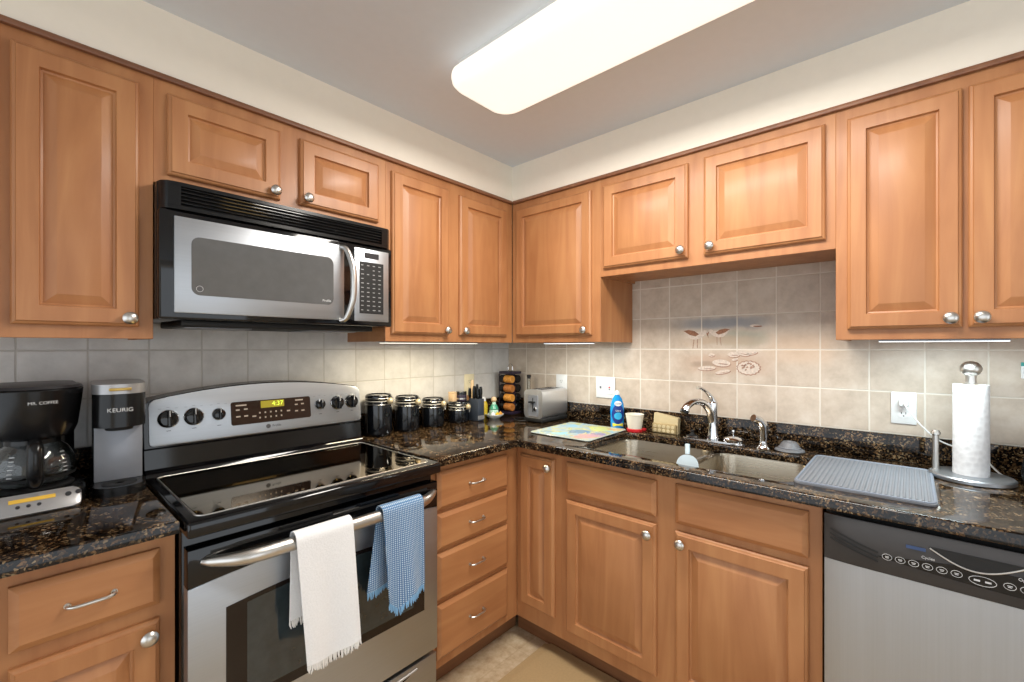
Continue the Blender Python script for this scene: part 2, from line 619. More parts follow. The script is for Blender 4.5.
    def build(self, name, parent=None, label=None, ang=35, loc=None):
        me = bpy.data.meshes.new(name)
        self.bm.to_mesh(me)
        self.bm.free()
        for m in self.mats:
            me.materials.append(m)
        for p in me.polygons:
            p.use_smooth = True
        me.set_sharp_from_angle(angle=R(ang))
        o = bpy.data.objects.new(name, me)
        COL.objects.link(o)
        if parent:
            o.parent = parent
        if label:
            o['label'] = label
        if loc:
            o.location = loc
        return o


def tag(o, label, cat, group=None):
    o['label'] = label
    o['category'] = cat
    if group:
        o['group'] = group
    return o


def thing(name, label, cat, loc=(0, 0, 0), rz=0, group=None):
    o = bpy.data.objects.new(name, None)
    o.empty_display_size = .05
    COL.objects.link(o)
    o.location = loc
    o.rotation_euler = (0, 0, R(rz))
    return tag(o, label, cat, group)


def struct(o):
    o['kind'] = 'structure'
    return o


def copy_of(o, parent=None, loc=None):
    c = o.copy()
    COL.objects.link(c)
    c.parent = parent
    if loc is not None:
        c.location = loc
    for ch in list(o.children):
        copy_of(ch, c)
    return c


def text(s, size, m, name, parent, M, ext=.0004, align='CENTER'):
    cu = bpy.data.curves.new('tmp_text', 'FONT')
    cu.body = s
    cu.size = size
    cu.extrude = ext
    cu.align_x = align
    cu.align_y = 'CENTER'
    o = bpy.data.objects.new('tmp_text', cu)
    me = bpy.data.meshes.new_from_object(o)
    bpy.data.objects.remove(o)
    bpy.data.curves.remove(cu)
    me.name = name
    me.materials.clear()
    me.materials.append(m)
    me.transform(M)
    r = bpy.data.objects.new(name, me)
    COL.objects.link(r)
    r.parent = parent
    return r


FRONT = Matrix.Rotation(R(90), 4, 'X')      # text / shapes in the xy plane turned to face -y
def at(x, y, z):
    return Matrix.Translation((x, y, z))


# ------------------------------------------------------------------ the room
H = 2.325
CT = 2.131            # top of wall cabinets / underside of soffit
Z = .925              # counter top
XW, YS = -4.6, -4.6   # far sides of the room

struct(MB().box(XW, .12, YS, .12, -.1, 0, FLOOR).build('floor'))
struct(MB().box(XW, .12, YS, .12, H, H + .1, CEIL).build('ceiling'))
struct(MB().box(XW, .12, 0, .12, 0, H, TILE_L).build('wall_left'))
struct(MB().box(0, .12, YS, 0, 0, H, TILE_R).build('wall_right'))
# painted soffit above the wall cabinets
struct(MB().box(XW, 0, -.32, 0, CT, H, PAINT).build('wall_soffit_left'))
struct(MB().box(-.32, 0, -2.9, -.32, CT, H, PAINT).build('wall_soffit_right'))
# rear of the room: a wall with a wide glazed door that lets the daylight in
DX0, DX1, DZ = -3.0, -1.0, 2.05
b = MB()
b.box(XW, DX0, YS - .1, YS, 0, H, PAINT)
b.box(DX1, .12, YS - .1, YS, 0, H, PAINT)
b.box(DX0, DX1, YS - .1, YS, DZ, H, PAINT)
struct(b.build('wall_rear'))
# dark shoe moulding where the cabinets meet the soffit
struct(MB().box(-2.49, -.334, -.336, -.3205, CT - .016, CT + .001, TRIMW, .004).build('trim_1'))
struct(MB().box(-.336, -.3205, -2.40, -.334, CT - .016, CT + .001, TRIMW, .004).build('trim_2'))

# ------------------------------------------------------------------ cabinet parts
DOORP = [(0, 0), (0, .010), (.003, .014), (.008, .0165), (.010, .020), (.048, .020), (.0505, .0105), (.055, .0085),
         (.078, .0175), (.080, .0182)]
SLABP = [(0, 0), (0, .010), (.004, .013), (.012, .0185), (.015, .020)]

knob_src = None
def knob(parent, x, z, y=-.02):
    o = MB().lathe([(0, 0), (.008, 0), (.0065, .006), (.006, .011), (.0165, .014), (.0172, .019), (.013, .0245), (.006, .027), (0, .0275)],
                   NICKEL, n=24, M=at(x, y, z) @ FRONT).build('knob', parent, 'round satin nickel knob')
    return o


def pull(parent, x, z, y, L=.074):
    b = MB()
    h = L / 2
    b.tube(spline([(x - h, y, z), (x - h, y - .012, z), (x - h + .012, y - .020, z), (x, y - .021, z), (x + h - .012, y - .020, z), (x + h, y - .012, z), (x + h, y, z)], 5),
           .0036, NICKEL, 10)
    for s in (-1, 1):
        b.cyl((x + s * h, y, z), (x + s * h, y - .003, z), .006, NICKEL)
    return b.build('pull', parent, 'slim nickel bow pull')


def door(parent, x0, x1, z0, z1, kx=None, kz=None, y=0.0):
    o = MB(at(0, y, 0)).rings(x1 - x0, z1 - z0, DOORP, WOOD, x0, z0).build('door', parent, ang=20)
    if kx is not None:
        knob(o, kx, kz, y - .02)
    return o


def slab(parent, name, x0, x1, z0, z1, y, handle=True):
    o = MB(at(0, y, 0)).rings(x1 - x0, z1 - z0, SLABP, WOODH, x0, z0).build(name, parent, ang=20)
    if handle:
        pull(o, (x0 + x1) / 2, (z0 + z1) / 2, y - .02)
    return o


UD = -.32
def upper(label, loc, rz, w, h, doors, depth=.32, x_back=0.0):
    """loc is the lower left corner on the wall; doors = (x0, x1, z0, z1, knob x, knob z) in local metres"""
    t = thing('upper_cabinet', label, 'cabinet', loc, rz, 'maple wall cabinets')
    b = MB()
    b.box(x_back, w, -depth + .02, -.001, .012, h - .001, WOOD)
    b.box(0, w, -depth, -depth + .02, 0, h - .001, WOOD, .001, 1)
    b.box(x_back, x_back + .016, -depth + .02, -.001, 0, .012, WOOD)
    b.box(w - .016, w, -depth + .02, -.001, 0, .012, WOOD)
    b.build('cabinet_body', t)
    for d in doors:
        door(t, *d, y=-depth)
    return t


G0 = 1.36
UH = CT - G0
upper('tall maple wall cabinet left of the microwave', (-2.484, 0, G0), 0, .610, UH,
      [(.045, .315, .033, .722, .29, .058), (.336, .577, .033, .722, .555, .056)])
upper('short maple wall cabinet above the microwave with two doors', (-1.874, 0, 1.815), 0, .762, CT - 1.815,
      [(.031, .344, .028, .266, .322, .052), (.410, .724, .030, .266, .432, .054)])
upper('maple wall cabinet right of the microwave with two narrow doors', (-1.112, 0, G0), 0, .790, UH,
      [(.024, .332, .032, .718, .312, .055), (.400, .735, .033, .710, .425, .055)])
upper('maple corner wall cabinet with one wide door above the toaster', (0, -.322, G0), -90, .551, UH,
      [(.036, .507, .035, .718, .475, .058)])
upper('short maple wall cabinet above the sink with two doors', (0, -.873, 1.663), -90, .891, CT - 1.663,
      [(.020, .408, .034, .416, .384, .066), (.470, .864, .034, .420, .497, .066)])
upper('tall maple wall cabinet above the paper towels', (0, -1.764, G0), -90, .620, UH,
      [(.031, .295, .033, .718, .270, .060), (.307, .571, .033, .718, .332, .060)])

BF = -.61
def base(label, loc, rz, w, fronts, k0=0.0, k1=None, x_back=0.0, hollow=False):
    t = thing('base_cabinet', label, 'cabinet', loc, rz, 'maple base cabinets')
    b = MB()
    if hollow:
        b.box(0, .018, BF + .02, -.001, .112, .893, WOOD)
        b.box(w - .018, w, BF + .02, -.001, .112, .893, WOOD)
        b.box(.018, w - .018, BF + .02, -.001, .112, .13, WOOD)
        b.box(.018, w - .018, -.012, -.001, .13, .893, WOOD)
    else:
        b.box(x_back, w, BF + .02, -.001, .112, .893, WOOD)
    b.box(0, w, BF, BF + .02, .112, .893, WOOD, .001, 1)
    b.build('cabinet_body', t)
    if True:
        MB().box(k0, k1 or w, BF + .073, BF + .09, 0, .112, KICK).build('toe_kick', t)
    for f in fronts:
        if f[0] == 'door':
            door(t, *f[1:], y=BF)
        elif f[0] == 'drawer':
            slab(t, 'drawer', *f[1:], y=BF)
        else:
            slab(t, 'false_front', *f[1:], y=BF, handle=False)
    return t


base('maple base cabinet under the coffee makers, left of the stove', (-2.484, 0, 0), 0, .606,
     [('drawer', .045, .315, .727, .858), ('door', .045, .315, .16, .694, .285, .66),
      ('drawer', .336, .575, .727, .858), ('door', .336, .575, .16, .694, .552, .664)])
base('maple base cabinet with a stack of four drawers right of the stove', (-1.110, 0, 0), 0, .5005,
     [('drawer', .030, .423, .718, .863), ('drawer', .030, .423, .566, .703), ('drawer', .030, .423, .375, .552), ('drawer', .030, .423, .150, .358)], k1=.5735)
base('narrow maple corner base cabinet with one slim door under the cutting board', (0, -.6101, 0), -90, .2499,
     [('door', .029, .219, .19, .858, .195, .822)], k0=-.058)
base('maple sink base cabinet with two doors and two blank panels', (0, -.86, 0), -90, .903,
     [('false', .030, .417, .733, .862), ('door', .030, .417, .165, .707, .390, .668),
      ('false', .485, .871, .730, .865), ('door', .485, .871, .165, .704, .508, .668)], hollow=True)
# end panel beyond the dishwasher that carries the worktop
t = thing('cabinet_end_panel', 'maple end panel right of the dishwasher', 'panel', (0, -2.372, 0), -90)
MB().box(0, .03, BF, -.001, 0, .893, WOOD, .001, 1).build('panel', t)
MB().box(-.608, .0, BF - .012, BF + .02, .883, .8935, WOOD, .001, 1).build('rail', t)
MB().box(.0302, .05, BF, -.3, .02, .87, WOOD, .001, 1).build('skin', t)

# ------------------------------------------------------------------ worktops
def slab_mesh(outer, hole, z0, z1, m, bev=.007):
    t = bmesh.new()
    def loop(pts):
        vs = [t.verts.new((x, y, z1)) for x, y in pts]
        return [t.edges.new((vs[i], vs[(i + 1) % len(vs)])) for i in range(len(vs))]
    oe = loop(outer)
    he = loop(hole) if hole else []
    bmesh.ops.triangle_fill(t, edges=oe + he, use_beauty=True)
    top = t.faces[:]
    r = bmesh.ops.extrude_face_region(t, geom=top)
    vs = [g for g in r['geom'] if isinstance(g, bmesh.types.BMVert)]
    for v in vs:
        v.co.z = z0
    bmesh.ops.recalc_face_normals(t, faces=t.faces[:])
    es = []
    for e in t.edges:
        if all(abs(v.co.z - z1) < 1e-6 for v in e.verts) and len(e.link_faces) == 2:
            nz = [abs(f.normal.z) for f in e.link_faces]
            if min(nz) < .5 < max(nz):
                es.append(e)
    bmesh.ops.bevel(t, geom=es, offset=bev, segments=3, profile=.5, affect='EDGES')
    return t


CE = -.656
t = thing('countertop', 'dark granite worktop around the corner from stove to sink', 'countertop', (0, 0, .894))
b = MB()
HOLE = rr(-.575, -.158, -1.682, -.925, .06, 8)
b.add(slab_mesh([(-.001, -.001), (-1.112, -.001), (-1.112, CE), (CE, CE), (CE, -2.44), (-.001, -2.44)], HOLE, 0, Z - .894, GRANITE), GRANITE)
b.build('slab', t, ang=30)
for lab, q in (('low granite backsplash strip behind the canisters', (-1.112, -.0205, -.02, -.001)), ('long low granite backsplash strip behind the sink', (-.02, -.001, -2.44, -.001)),
               ('short low granite backsplash strip behind the coffee makers', (-2.508, -1.878, -.02, -.001))):
    tag(MB().box(*q, Z + .0003, 1.0205, GRANITE, .003).build('granite_backsplash'), lab, 'backsplash', 'granite backsplash strips')
t = thing('countertop', 'short dark granite worktop left of the stove', 'countertop', (-1.878, 0, .894))
b = MB()
b.add(slab_mesh([(0, -.001), (0, CE), (-.63, CE), (-.63, -.001)], None, 0, Z - .894, GRANITE), GRANITE)
b.build('slab', t, ang=30)

# ------------------------------------------------------------------ sink
t = thing('kitchen_sink', 'double bowl stainless steel sink set under the granite', 'sink', (-.367, -1.303, .70))
def bowl(x0, x1, y0, y1, zt, zb, r):
    tb = bmesh.new()
    lv = []
    for ins, z in ((-.012, zt), (0, zt), (.003, zt - .01), (.012, zb + .03), (.022, zb + .008), (.045, zb)):
        lv.append([tb.verts.new((x, y, z)) for x, y in rr(x0 + ins, x1 - ins, y0 + ins, y1 - ins, max(.012, r - ins * .4), 6)])
    n = len(lv[0])
    for a, c in zip(lv, lv[1:]):
        for k in range(n):
            tb.faces.new((a[k], a[(k + 1) % n], c[(k + 1) % n], c[k]))
    tb.faces.new(lv[-1])
    bmesh.ops.recalc_face_normals(tb, faces=tb.faces[:])
    bmesh.ops.solidify(tb, geom=tb.faces[:], thickness=.0015)
    return tb
ox, oy, oz = -.367, -1.303, .70
zt = .8925 - oz
for (y0, y1, nm) in ((-1.328, -.920, 'left bowl'), (-1.686, -1.352, 'right bowl')):
    bo = MB().add(bowl(-.578 - ox, -.150 - ox, y0 - oy, y1 - oy, zt, .005, .06), STEELD).build('bowl', t, nm, 40)
    MB().lathe([(0, .002), (.02, .002), (.03, .004), (.042, .006), (.045, .004), (.045, .001)], CHROME,
               c=(-.36 - ox, (y0 + y1) / 2 - oy, .0065), n=24).build('drain', bo)

# ------------------------------------------------------------------ stove
PRINTL = plain('tan_print', '#b3a596', .6, var=.05)
RX = -1.872
t = thing('electric_range', 'stainless and black electric range with glass cooktop', 'stove', (RX, 0, 0))
b = MB()
b.box(0, .75, -.64, -.03, .02, .889, BLACK, .003)
for x in (.04, .71):
    for y in (-.58, -.1):
        b.cyl((x, y, 0), (x, y, .021), .018, BLACKM)
b.build('body', t)
b = MB()
b.box(0, .75, -.70, -.05, .886, .9245, BLACK, .008, 3)
ct = b.build('cooktop', t)
b = MB()
b.prism(rr(.03, .72, -.662, -.19, .02), .9235, .9262, GLASSTOP, 'xy', .0012, 1)
b.build('ceramic_glass', ct, 'glossy black ceramic glass surface')
b = MB()
b.tube([(x, y, .9255) for x, y in rr(.026, .724, -.666, -.186, .024)], .0024, NICKEL, 8, True)
b.build('rim', ct, 'thin bright rim around the glass')
# backguard
def archtop(x, z0, zm):
    u = (x - .375) / .365
    return z0 + (zm - z0) * (1 - u * u)
def arch_poly(x0, x1, zb, z0, zm, r=.014, n=20):
    p = [(x0 + r, zb), (x1 - r, zb)]
    p += [(x1 - r + r * math.sin(R(a)), zb + r - r * math.cos(R(a))) for a in (30, 60, 90)]
    e1 = archtop(x1 - .02, z0, zm)
    p += [(x1, e1 - .022), (x1 - .004, e1 - .010)]
    for k in range(n + 1):
        x = x1 - .016 + (x0 - x1 + .032) * k / n
        p.append((x, archtop(x, z0, zm)))
    e0 = archtop(x0 + .02, z0, zm)
    p += [(x0 + .004, e0 - .010), (x0, e0 - .022)]
    p += [(x0 + r - r * math.cos(R(a)), zb + r - r * math.sin(R(a))) for a in (0, 30, 60)]
    return p
b = MB()
b.prism([(-.03, .922), (-.172, .922), (-.168, .932), (-.150, .945), (-.142, 1.006), (-.146, 1.012), (-.126, 1.155), (-.03, 1.155)], .004, .746, BLACK, 'yz')
b.prism(arch_poly(.008, .742, 1.0, 1.163, 1.203), -.03, -.124, BLACKS, 'xz')
bgd = b.build('backguard', t)
tilt = at(0, -.1455, 1.014) @ Matrix.Rotation(R(-7.8), 4, 'X')
b = MB(tilt)
b.prism(arch_poly(.015, .747, .002, .148, .186), .004, -.004, STEEL, 'xz', .002, 2)
for kx in (.066, .136, .209, .568, .642, .706):
    for dx in (-.022, 0, .022):
        b.box(kx + dx - .004, kx + dx + .004, -.0045, -.0038, .1235 - abs(dx) * .15, .1250 - abs(dx) * .15, GREYP)
    b.box(kx - .006, kx + .006, -.0045, -.0038, .047, .049, PRINTD)
cp = b.build('control_panel', bgd, 'brushed steel arched control panel')
for kx, kr in ((.066, .029), (.136, .029), (.209, .021), (.568, .021), (.642, .029), (.706, .029)):
    b = MB(tilt)
    K = at(kx, -.004, .087) @ FRONT
    b.lathe([(0, 0), (kr, 0), (kr, .003), (kr * .9, .005), (kr * .86, .012), (kr * .8, .016), (kr * .5, .018), (0, .0182)], CHROME if False else BLACK, n=28, M=K)
    b.lathe([(kr * .98, .0005), (kr * 1.02, .002), (kr * .98, .004), (kr * .93, .0052)], CHROME, n=28, M=K)
    b.box(-.2 * kr, .2 * kr, -.92 * kr, .92 * kr, .016, .028, BLACK, .002, 2, M=K)
    b.box(-.04 * kr, .04 * kr, .2 * kr, .88 * kr, .0275, .0286, PRINT, M=K)
    b.build('knob', bgd)
    b = MB(tilt)
b = MB(tilt)
b.prism(rr(.246, .529, .040, .124, .008), -.003, -.0048, plain('bronze_display_glass', '#2a1a12', .15, var=.1), 'xz')
disp = b.build('display', bgd, 'dark bronze touch panel with clock')
for (x, z, w) in ((.262, .108, .035), (.262, .092, .012), (.288, .093, .012), (.262, .068, .014), (.288, .068, .013), (.315, .064, .013), (.47, .11, .03), (.468, .093, .011),
                  (.492, .094, .011), (.468, .068, .011), (.492, .068, .012), (.345, .098, .014), (.437, .072, .012)):
    MB(tilt).box(x, x + w, -.0052, -.0047, z, z + .005, PRINTL).build('touch_key', bgd)
for k in range(5):
    for zz in (.056, .074):
        MB(tilt).box(.338 + k * .019, .343 + k * .019, -.0052, -.0047, zz, zz + .006, PRINTL).build('touch_key', bgd)
b = MB(tilt)
b.prism(rr(.345, .428, .094, .120, .002), -.0046, -.0056, LCD, 'xz')
b.build('clock_screen', bgd, 'amber lit clock window')
text('4:37', .024, LCDT, 'clock_digits', bgd, tilt @ at(.404, -.0060, .107) @ FRONT)
b = MB(tilt)
b.lathe([(0, 0), (.008, 0), (.008, .001), (0, .0012)], PRINTD, n=20, M=at(.368, -.0042, .024) @ FRONT)
b.build('emblem', bgd)
text('Profile', .012, PRINTD, 'lettering', bgd, tilt @ at(.398, -.0044, .024) @ FRONT)

# oven door
def band(x):
    u = (x - .375) / .37
    return .762 + .022 * (1 - u * u)
XS = [.004 + (.746 - .004) * k / 16 for k in range(17)]
b = MB()
b.prism([(.004, .256), (.746, .256)] + [(x, band(x)) for x in reversed(XS)], -.645, -.682, STEEL, 'xz', .003, 2)
od = b.build('oven_door', t)
b = MB()
b.prism([(x, band(x) + .0005) for x in XS] + [(.746, .853), (.004, .853)], -.645, -.681, BLACK, 'xz', .003, 2)
b.box(.05, .70, -.6815, -.67, .834, .841, BLACKM)
b.build('top_band', od, 'gloss black band above the steel')
def wtop(x):
    u = (x - .385) / .303
    return .689 + .02 * (1 - u * u)
WX = [.083 + (.688 - .083) * k / 14 for k in range(15)]
b = MB()
b.prism([(.083, .416), (.688, .416)] + [(x, wtop(x)) for x in reversed(WX)], -.675, -.6835, BROWNGL, 'xz', .001, 1)
wn = b.build('window', od, 'dark brown bordered oven window')
WX2 = [.130 + (.641 - .130) * k / 12 for k in range(13)]
MB().prism([(.130, .445), (.641, .445)] + [(x, wtop(x) - .012) for x in reversed(WX2)], -.68, -.684, OVENGL, 'xz').build('inner_glass', od, 'reflective inner glass')
hp = spline([(.034, -.681, .820), (.056, -.70, .820), (.12, -.735, .820), (.24, -.741, .820), (.375, -.743, .820), (.51, -.741, .820), (.64, -.735, .820), (.705, -.70, .820), (.732, -.681, .820)], 6)
MB().tube(hp, [.008, .013, .018, .018, .018, .018, .018, .013, .008], NICKEL, 16).build('handle', od, 'long bowed metal bar handle')
# storage drawer
b = MB()
b.box(.004, .746, -.676, -.645, .045, .238, STEEL, .003)
sd = b.build('storage_drawer', t)
lip = [(.10 + .56 * k / 20, .222 - .012 * math.sin(PI * k / 20)) for k in range(21)] 
low = [(.10 + .56 * k / 20, .222 - .055 * math.sin(PI * k / 20)) for k in range(21)]
MB().prism(lip + low[::-1][1:-1], -.67, -.6775, BLACKS, 'xz').build('finger_recess', sd, 'dark curved finger recess')
b = MB()
b.tube([(x, -.678, z) for x, z in lip], .004, NICKEL, 8)
b.build('handle', sd)

# ------------------------------------------------------------------ microwave
PRINTK = plain('grey_print', '#8f8f90', .6, var=.05)
t = thing('microwave', 'stainless microwave oven mounted above the stove', 'microwave', (RX, 0, 1.405))
b = MB()
b.box(0, .75, -.355, -.002, .012, .405, BLACKS, .003)
b.box(0, .75, -.383, -.355, .012, .325, BLACK, .006)
b.box(.06, .69, -.34, -.05, -.006, .012, BLACKM, .004)
b.box(.08, .27, -.28, -.12, -.010, -.005, GREYP, .002)
b.box(.46, .65, -.28, -.12, -.010, -.005, GREYP, .002)
b.build('body', t)
b = MB()
vp = [(0, -.34), (.006, -.372), (.02, -.386), (.05, -.390), (.70, -.390), (.73, -.386), (.744, -.372), (.75, -.34)]
b.prism(vp, .327, .338, BLACKS, 'xy')
b.prism(vp, .394, .405, BLACKS, 'xy')
b.prism([(.004, -.345), (.02, -.374), (.73, -.374), (.746, -.345)], .338, .394, BLACKM, 'xy')
b.prism([(0, -.34), (.006, -.372), (.02, -.386), (.05, -.390), (.05, -.37)], .337, .395, BLACKS, 'xy')
b.prism([(.70, -.37), (.70, -.390), (.73, -.386), (.744, -.372), (.75, -.34)], .337, .395, BLACKS, 'xy')
for k in range(5):
    z = .345 + k * .0105
    b.box(.05, .70, -.388, -.372, z, z + .0042, BLACK, .001, 1)
b.build('vent_grille', t, 'black slatted vent grille')
b = MB()
b.box(.034, .545, -.388, -.36, .030, .308, STEEL, .003)
md = b.build('door', t, 'brushed steel microwave door')
MB().prism(rr(.075, .503, .084, .255, .022), -.38, -.3892, MWGL, 'xz', .001, 1).build('window', md, 'dark grey rounded window')
MB().tube(spline([(.530, -.385, .302), (.545, -.405, .29), (.556, -.428, .23), (.558, -.433, .165), (.556, -.428, .10), (.545, -.405, .04), (.530, -.385, .028)], 6),
          [.008, .010, .011, .011, .011, .010, .008], NICKEL, 12).build('handle', md, 'curved vertical bar handle')
b = MB()
b.lathe([(0, 0), (.011, 0), (.011, .0006), (0, .0007)], PRINTD, n=20, M=at(.095, -.3893, .103) @ FRONT)
b.lathe([(.008, .0008), (.009, .0012), (.008, .0012)], PRINT, n=20, M=at(.095, -.3893, .103) @ FRONT)
b.build('emblem', md)
text('Profile', .012, PRINT, 'lettering', md, at(.478, -.3896, .098) @ FRONT)
b = MB()
b.box(.585, .733, -.388, -.36, .030, .310, STEEL, .003)
mc = b.build('control_panel', t, 'steel control panel')
b = MB()
b.box(.605, .709, -.3887, -.38, .060, .260, BLACKM, .001, 1)
random.seed(3)
for r_ in range(11):
    for c_ in range(4):
        if r_ in (1, 3) and c_ == 1:
            continue
        x = .612 + c_ * .0245
        z = .246 - r_ * .0172
        b.box(x, x + .008 + .004 * random.random(), -.3890, -.3880, z - .0017, z + .0017, PRINTK)
b.build('keypad', mc, 'black keypad with pale key legends')
MB().box(.626, .688, -.3889, -.38, .274, .296, DKGREY, .001, 1).build('display', mc)

# ------------------------------------------------------------------ dishwasher
BLUEREFL = plain('muted_blue_reflection', '#35496f', .3, var=.1)  # colour of the reflections painted on the panel
DWBLK = plain('warm_satin_black', '#373433', .42, var=.08)
t = thing('dishwasher', 'stainless dishwasher with black control panel under the counter', 'dishwasher', (0, -1.768, 0), -90)
b = MB()
b.box(.003, .598, -.60, -.02, .02, .882, BLACKM)
b.box(.02, .58, -.56, -.54, 0, .1, BLACKM)
b.build('body', t)
b = MB()
def dwf(u, v):
    return Vector((.003 + .594 * u, -.640 - .008 * (1 - (2 * u - 1) ** 8), .11 + .645 * v))
b.grid(dwf, 40, 6, .018, STEELV)
dd = b.build('door', t, 'brushed steel door panel')
b = MB()
def cpf(u, v):
    return Vector((.003 + .594 * u, -.642 - .016 * (1 - (2 * u - 1) ** 10) * math.sin(PI * (.12 + .8 * v)) ** .5, .757 + .122 * v))
b.grid(cpf, 40, 10, .02, DWBLK)
cpn = b.build('control_panel', t, 'satin black control panel')
def f_y(x):
    return -.6585
b = MB()
for k in range(3):
    pts = [(.018 + .1 * s / 8, f_y(0) + .0006 - .0012 * min(1, s / 3), .845 - k * .012 - .036 * (s / 8) ** .8) for s in range(9)]
    b.tube(pts, .0022, BLACKM, 6)
b.build('vent_slots', cpn)
pod = [(.118, .800)] + [(.118 + .38 * k / 14, .800 + .028 * math.sin(PI * min(1, k / 9) / 2)) for k in range(1, 15)] + \
      [(.50, .782)] + [(.498 - .38 * k / 14, .782 + .006 * math.sin(PI * k / 14) * 0 + .018 * (k / 14) ** 3) for k in range(1, 14)]
MB().prism(pod, -.650, -.6592, BLACK, 'xz').build('button_pod', cpn, 'gloss black pod around the buttons')
b = MB()
arc = [(.215 + .155 * k / 20, .850 - .032 * math.sin(PI * k / 20)) for k in range(21)]
arc_top = [(.215 + .155 * k / 20, .852) for k in range(21)]
b.prism(arc + arc_top[::-1], -.65, -.6598, BLACKM, 'xz')
b.tube([(x, -.660, z) for x, z in arc], .0018, NICKEL, 8)
b.build('handle', cpn, 'curved pocket handle')
for x in (.136, .161, .186, .211, .236, .261, .345, .370, .395, .42):
    b = MB()
    b.prism(ell(x, .803, .0095, .0075, 16), -.6588, -.6593, BLACK, 'xz')
    b.tube([(px, -.6594, pz) for px, pz in ell(x, .803, .0095, .0075, 16)], .0005, PRINT, 5, True)
    b.box(x - .004, x + .004, -.6597, -.659, .8035, .805, PRINT)
    b.box(x - .003, x + .003, -.6597, -.659, .8005, .802, PRINT)
    b.build('button', cpn, 'oval button with a pale outline')
b = MB()
b.prism(ell(.303, .800, .022, .0105, 24), -.6588, -.6593, BLACK, 'xz')
b.tube([(px, -.6594, pz) for px, pz in ell(.303, .800, .022, .0105, 24)], .0006, PRINT, 5, True)
for x in (.294, .312):
    b.box(x - .005, x + .005, -.6597, -.659, .798, .802, PRINT)
b.build('start_button', cpn, 'wide oval start button')
for q in ((.172, .208, .838, .846), (.366, .40, .824, .832)):  # blue reflections on the panel, painted as flat patches
    MB().box(q[0], q[1], -.6597, -.659, q[2], q[3], BLUEREFL).build('blue_reflection', cpn, 'small blue reflection painted on the panel')
text('Cycles', .009, PRINT, 'lettering', cpn, at(.212, -.6597, .824) @ FRONT)
text('Options', .009, PRINT, 'lettering', cpn, at(.372, -.6597, .824) @ FRONT)

# ------------------------------------------------------------------ ceiling fixture
FX0, FX1, FY0, FY1 = -1.151, -.834, -1.985, -.740
t = thing('ceiling_light', 'long white cloud ceiling light with rounded corners', 'ceiling light', ((FX0 + FX1) / 2, (FY0 + FY1) / 2, 2.237))
w2, l2 = (FX1 - FX0) / 2, (FY1 - FY0) / 2
MB().prism(rr(-w2 + .03, w2 - .03, -l2 + .03, l2 - .03, .03), .045, H - 2.237, WHITEP, 'xy').build('pan', t)
tb = bmesh.new()
lv = []
for ins, z in ((.012, .055), (.002, .048), (0, .035), (.003, .018), (.012, .007), (.03, .001), (.055, 0)):
    lv.append([tb.verts.new((x, y, z)) for x, y in rr(-w2 + ins, w2 - ins, -l2 + ins, l2 - ins, .075 - ins * .5, 8)])
n = len(lv[0])
for a, c in zip(lv, lv[1:]):
    for k in range(n):
        tb.faces.new((a[k], a[(k + 1) % n], c[(k + 1) % n], c[k]))
tb.faces.new(lv[-1])
tb.faces.new(lv[0])
MB().add(tb, DIFF).build('diffuser', t, 'glowing white diffuser')
ld = bpy.data.lights.new('tube_light', 'AREA')
ld.shape = 'RECTANGLE'
ld.size, ld.size_y = w2 * 1.8, l2 * 1.9
ld.energy = LAMP_W
ld.color = (1.0, .95, .88)
lo = bpy.data.objects.new('tube_light', ld)
lo.location = (0, 0, -.004)
lo.parent = t
COL.objects.link(lo)


# under-cabinet strips
def strip(label, x0, x1, y0, y1, m, col, w):
    t = thing('undercabinet_light', label, 'light', ((x0 + x1) / 2, (y0 + y1) / 2, 1.3515), 0, 'strip lights under the wall cabinets')
    hx, hy = (x1 - x0) / 2, (y1 - y0) / 2
    MB().box(-hx, hx, -hy, hy, .003, .0083, GREYP, .001, 1).build('housing', t)
    MB().box(-hx + .002, hx - .002, -hy + .001, hy - .001, .001, .0032, m, .0008, 1).build('lens', t, 'glowing lens')
    d = bpy.data.lights.new('strip_lamp', 'AREA')
    d.shape = 'RECTANGLE'
    d.size, d.size_y = hx * 1.9, hy * 1.6
    d.energy = w
    d.color = col
    o = bpy.data.objects.new('strip_lamp', d)
    o.location = (0, 0, -.002)
    o.parent = t
    COL.objects.link(o)
strip('thin strip light under the cabinet above the canisters', -1.10, -.56, -.30, -.25, LEDW, (1.0, .87, .60), STRIP_W * .8)
strip('thin strip light under the corner cabinet above the toaster', -.30, -.25, -.80, -.52, LEDC, (.95, 1.0, .97), STRIP_W * .55)
strip('thin strip light under the cabinet above the paper towels', -.30, -.25, -2.155, -1.872, LEDC, (.80, .96, 1.0), STRIP_W * .62)


# ------------------------------------------------------------------ coffee makers
t = thing('coffee_maker', 'black drip coffee maker with a glass carafe and silver control strip', 'coffee maker', (-2.108, -.205, Z), 1)
b = MB()
b.prism(rr(-.095, .095, -.105, .145, .04), 0, .040, BLACKS, 'xy', .006)
b.prism(rr(-.085, .085, .055, .150, .03), .03, .30, BLACKS, 'xy', .004)
b.lathe([(0, .040), (.078, .040), (.080, .044), (.072, .047), (0, .047)], BLACKM, n=40)
b.build('body', t)
b = MB()
b.lathe([(0, .172), (.066, .172), (.078, .178), (.086, .20), (.094, .27), (.097, .298), (.094, .303), (0, .304)], BLACKS, n=48)
b.prism(rr(-.088, .088, 0, .150, .03), .25, .300, BLACKS, 'xy', .004)
bk = b.build('brew_basket', t)
b = MB()
b.lathe([(0, .316), (.070, .314), (.092, .310), (.097, .303), (0, .302)], DKGREY, n=48)
b.prism(rr(-.084, .084, 0, .148, .03), .300, .312, DKGREY, 'xy', .004)
b.build('lid', t)
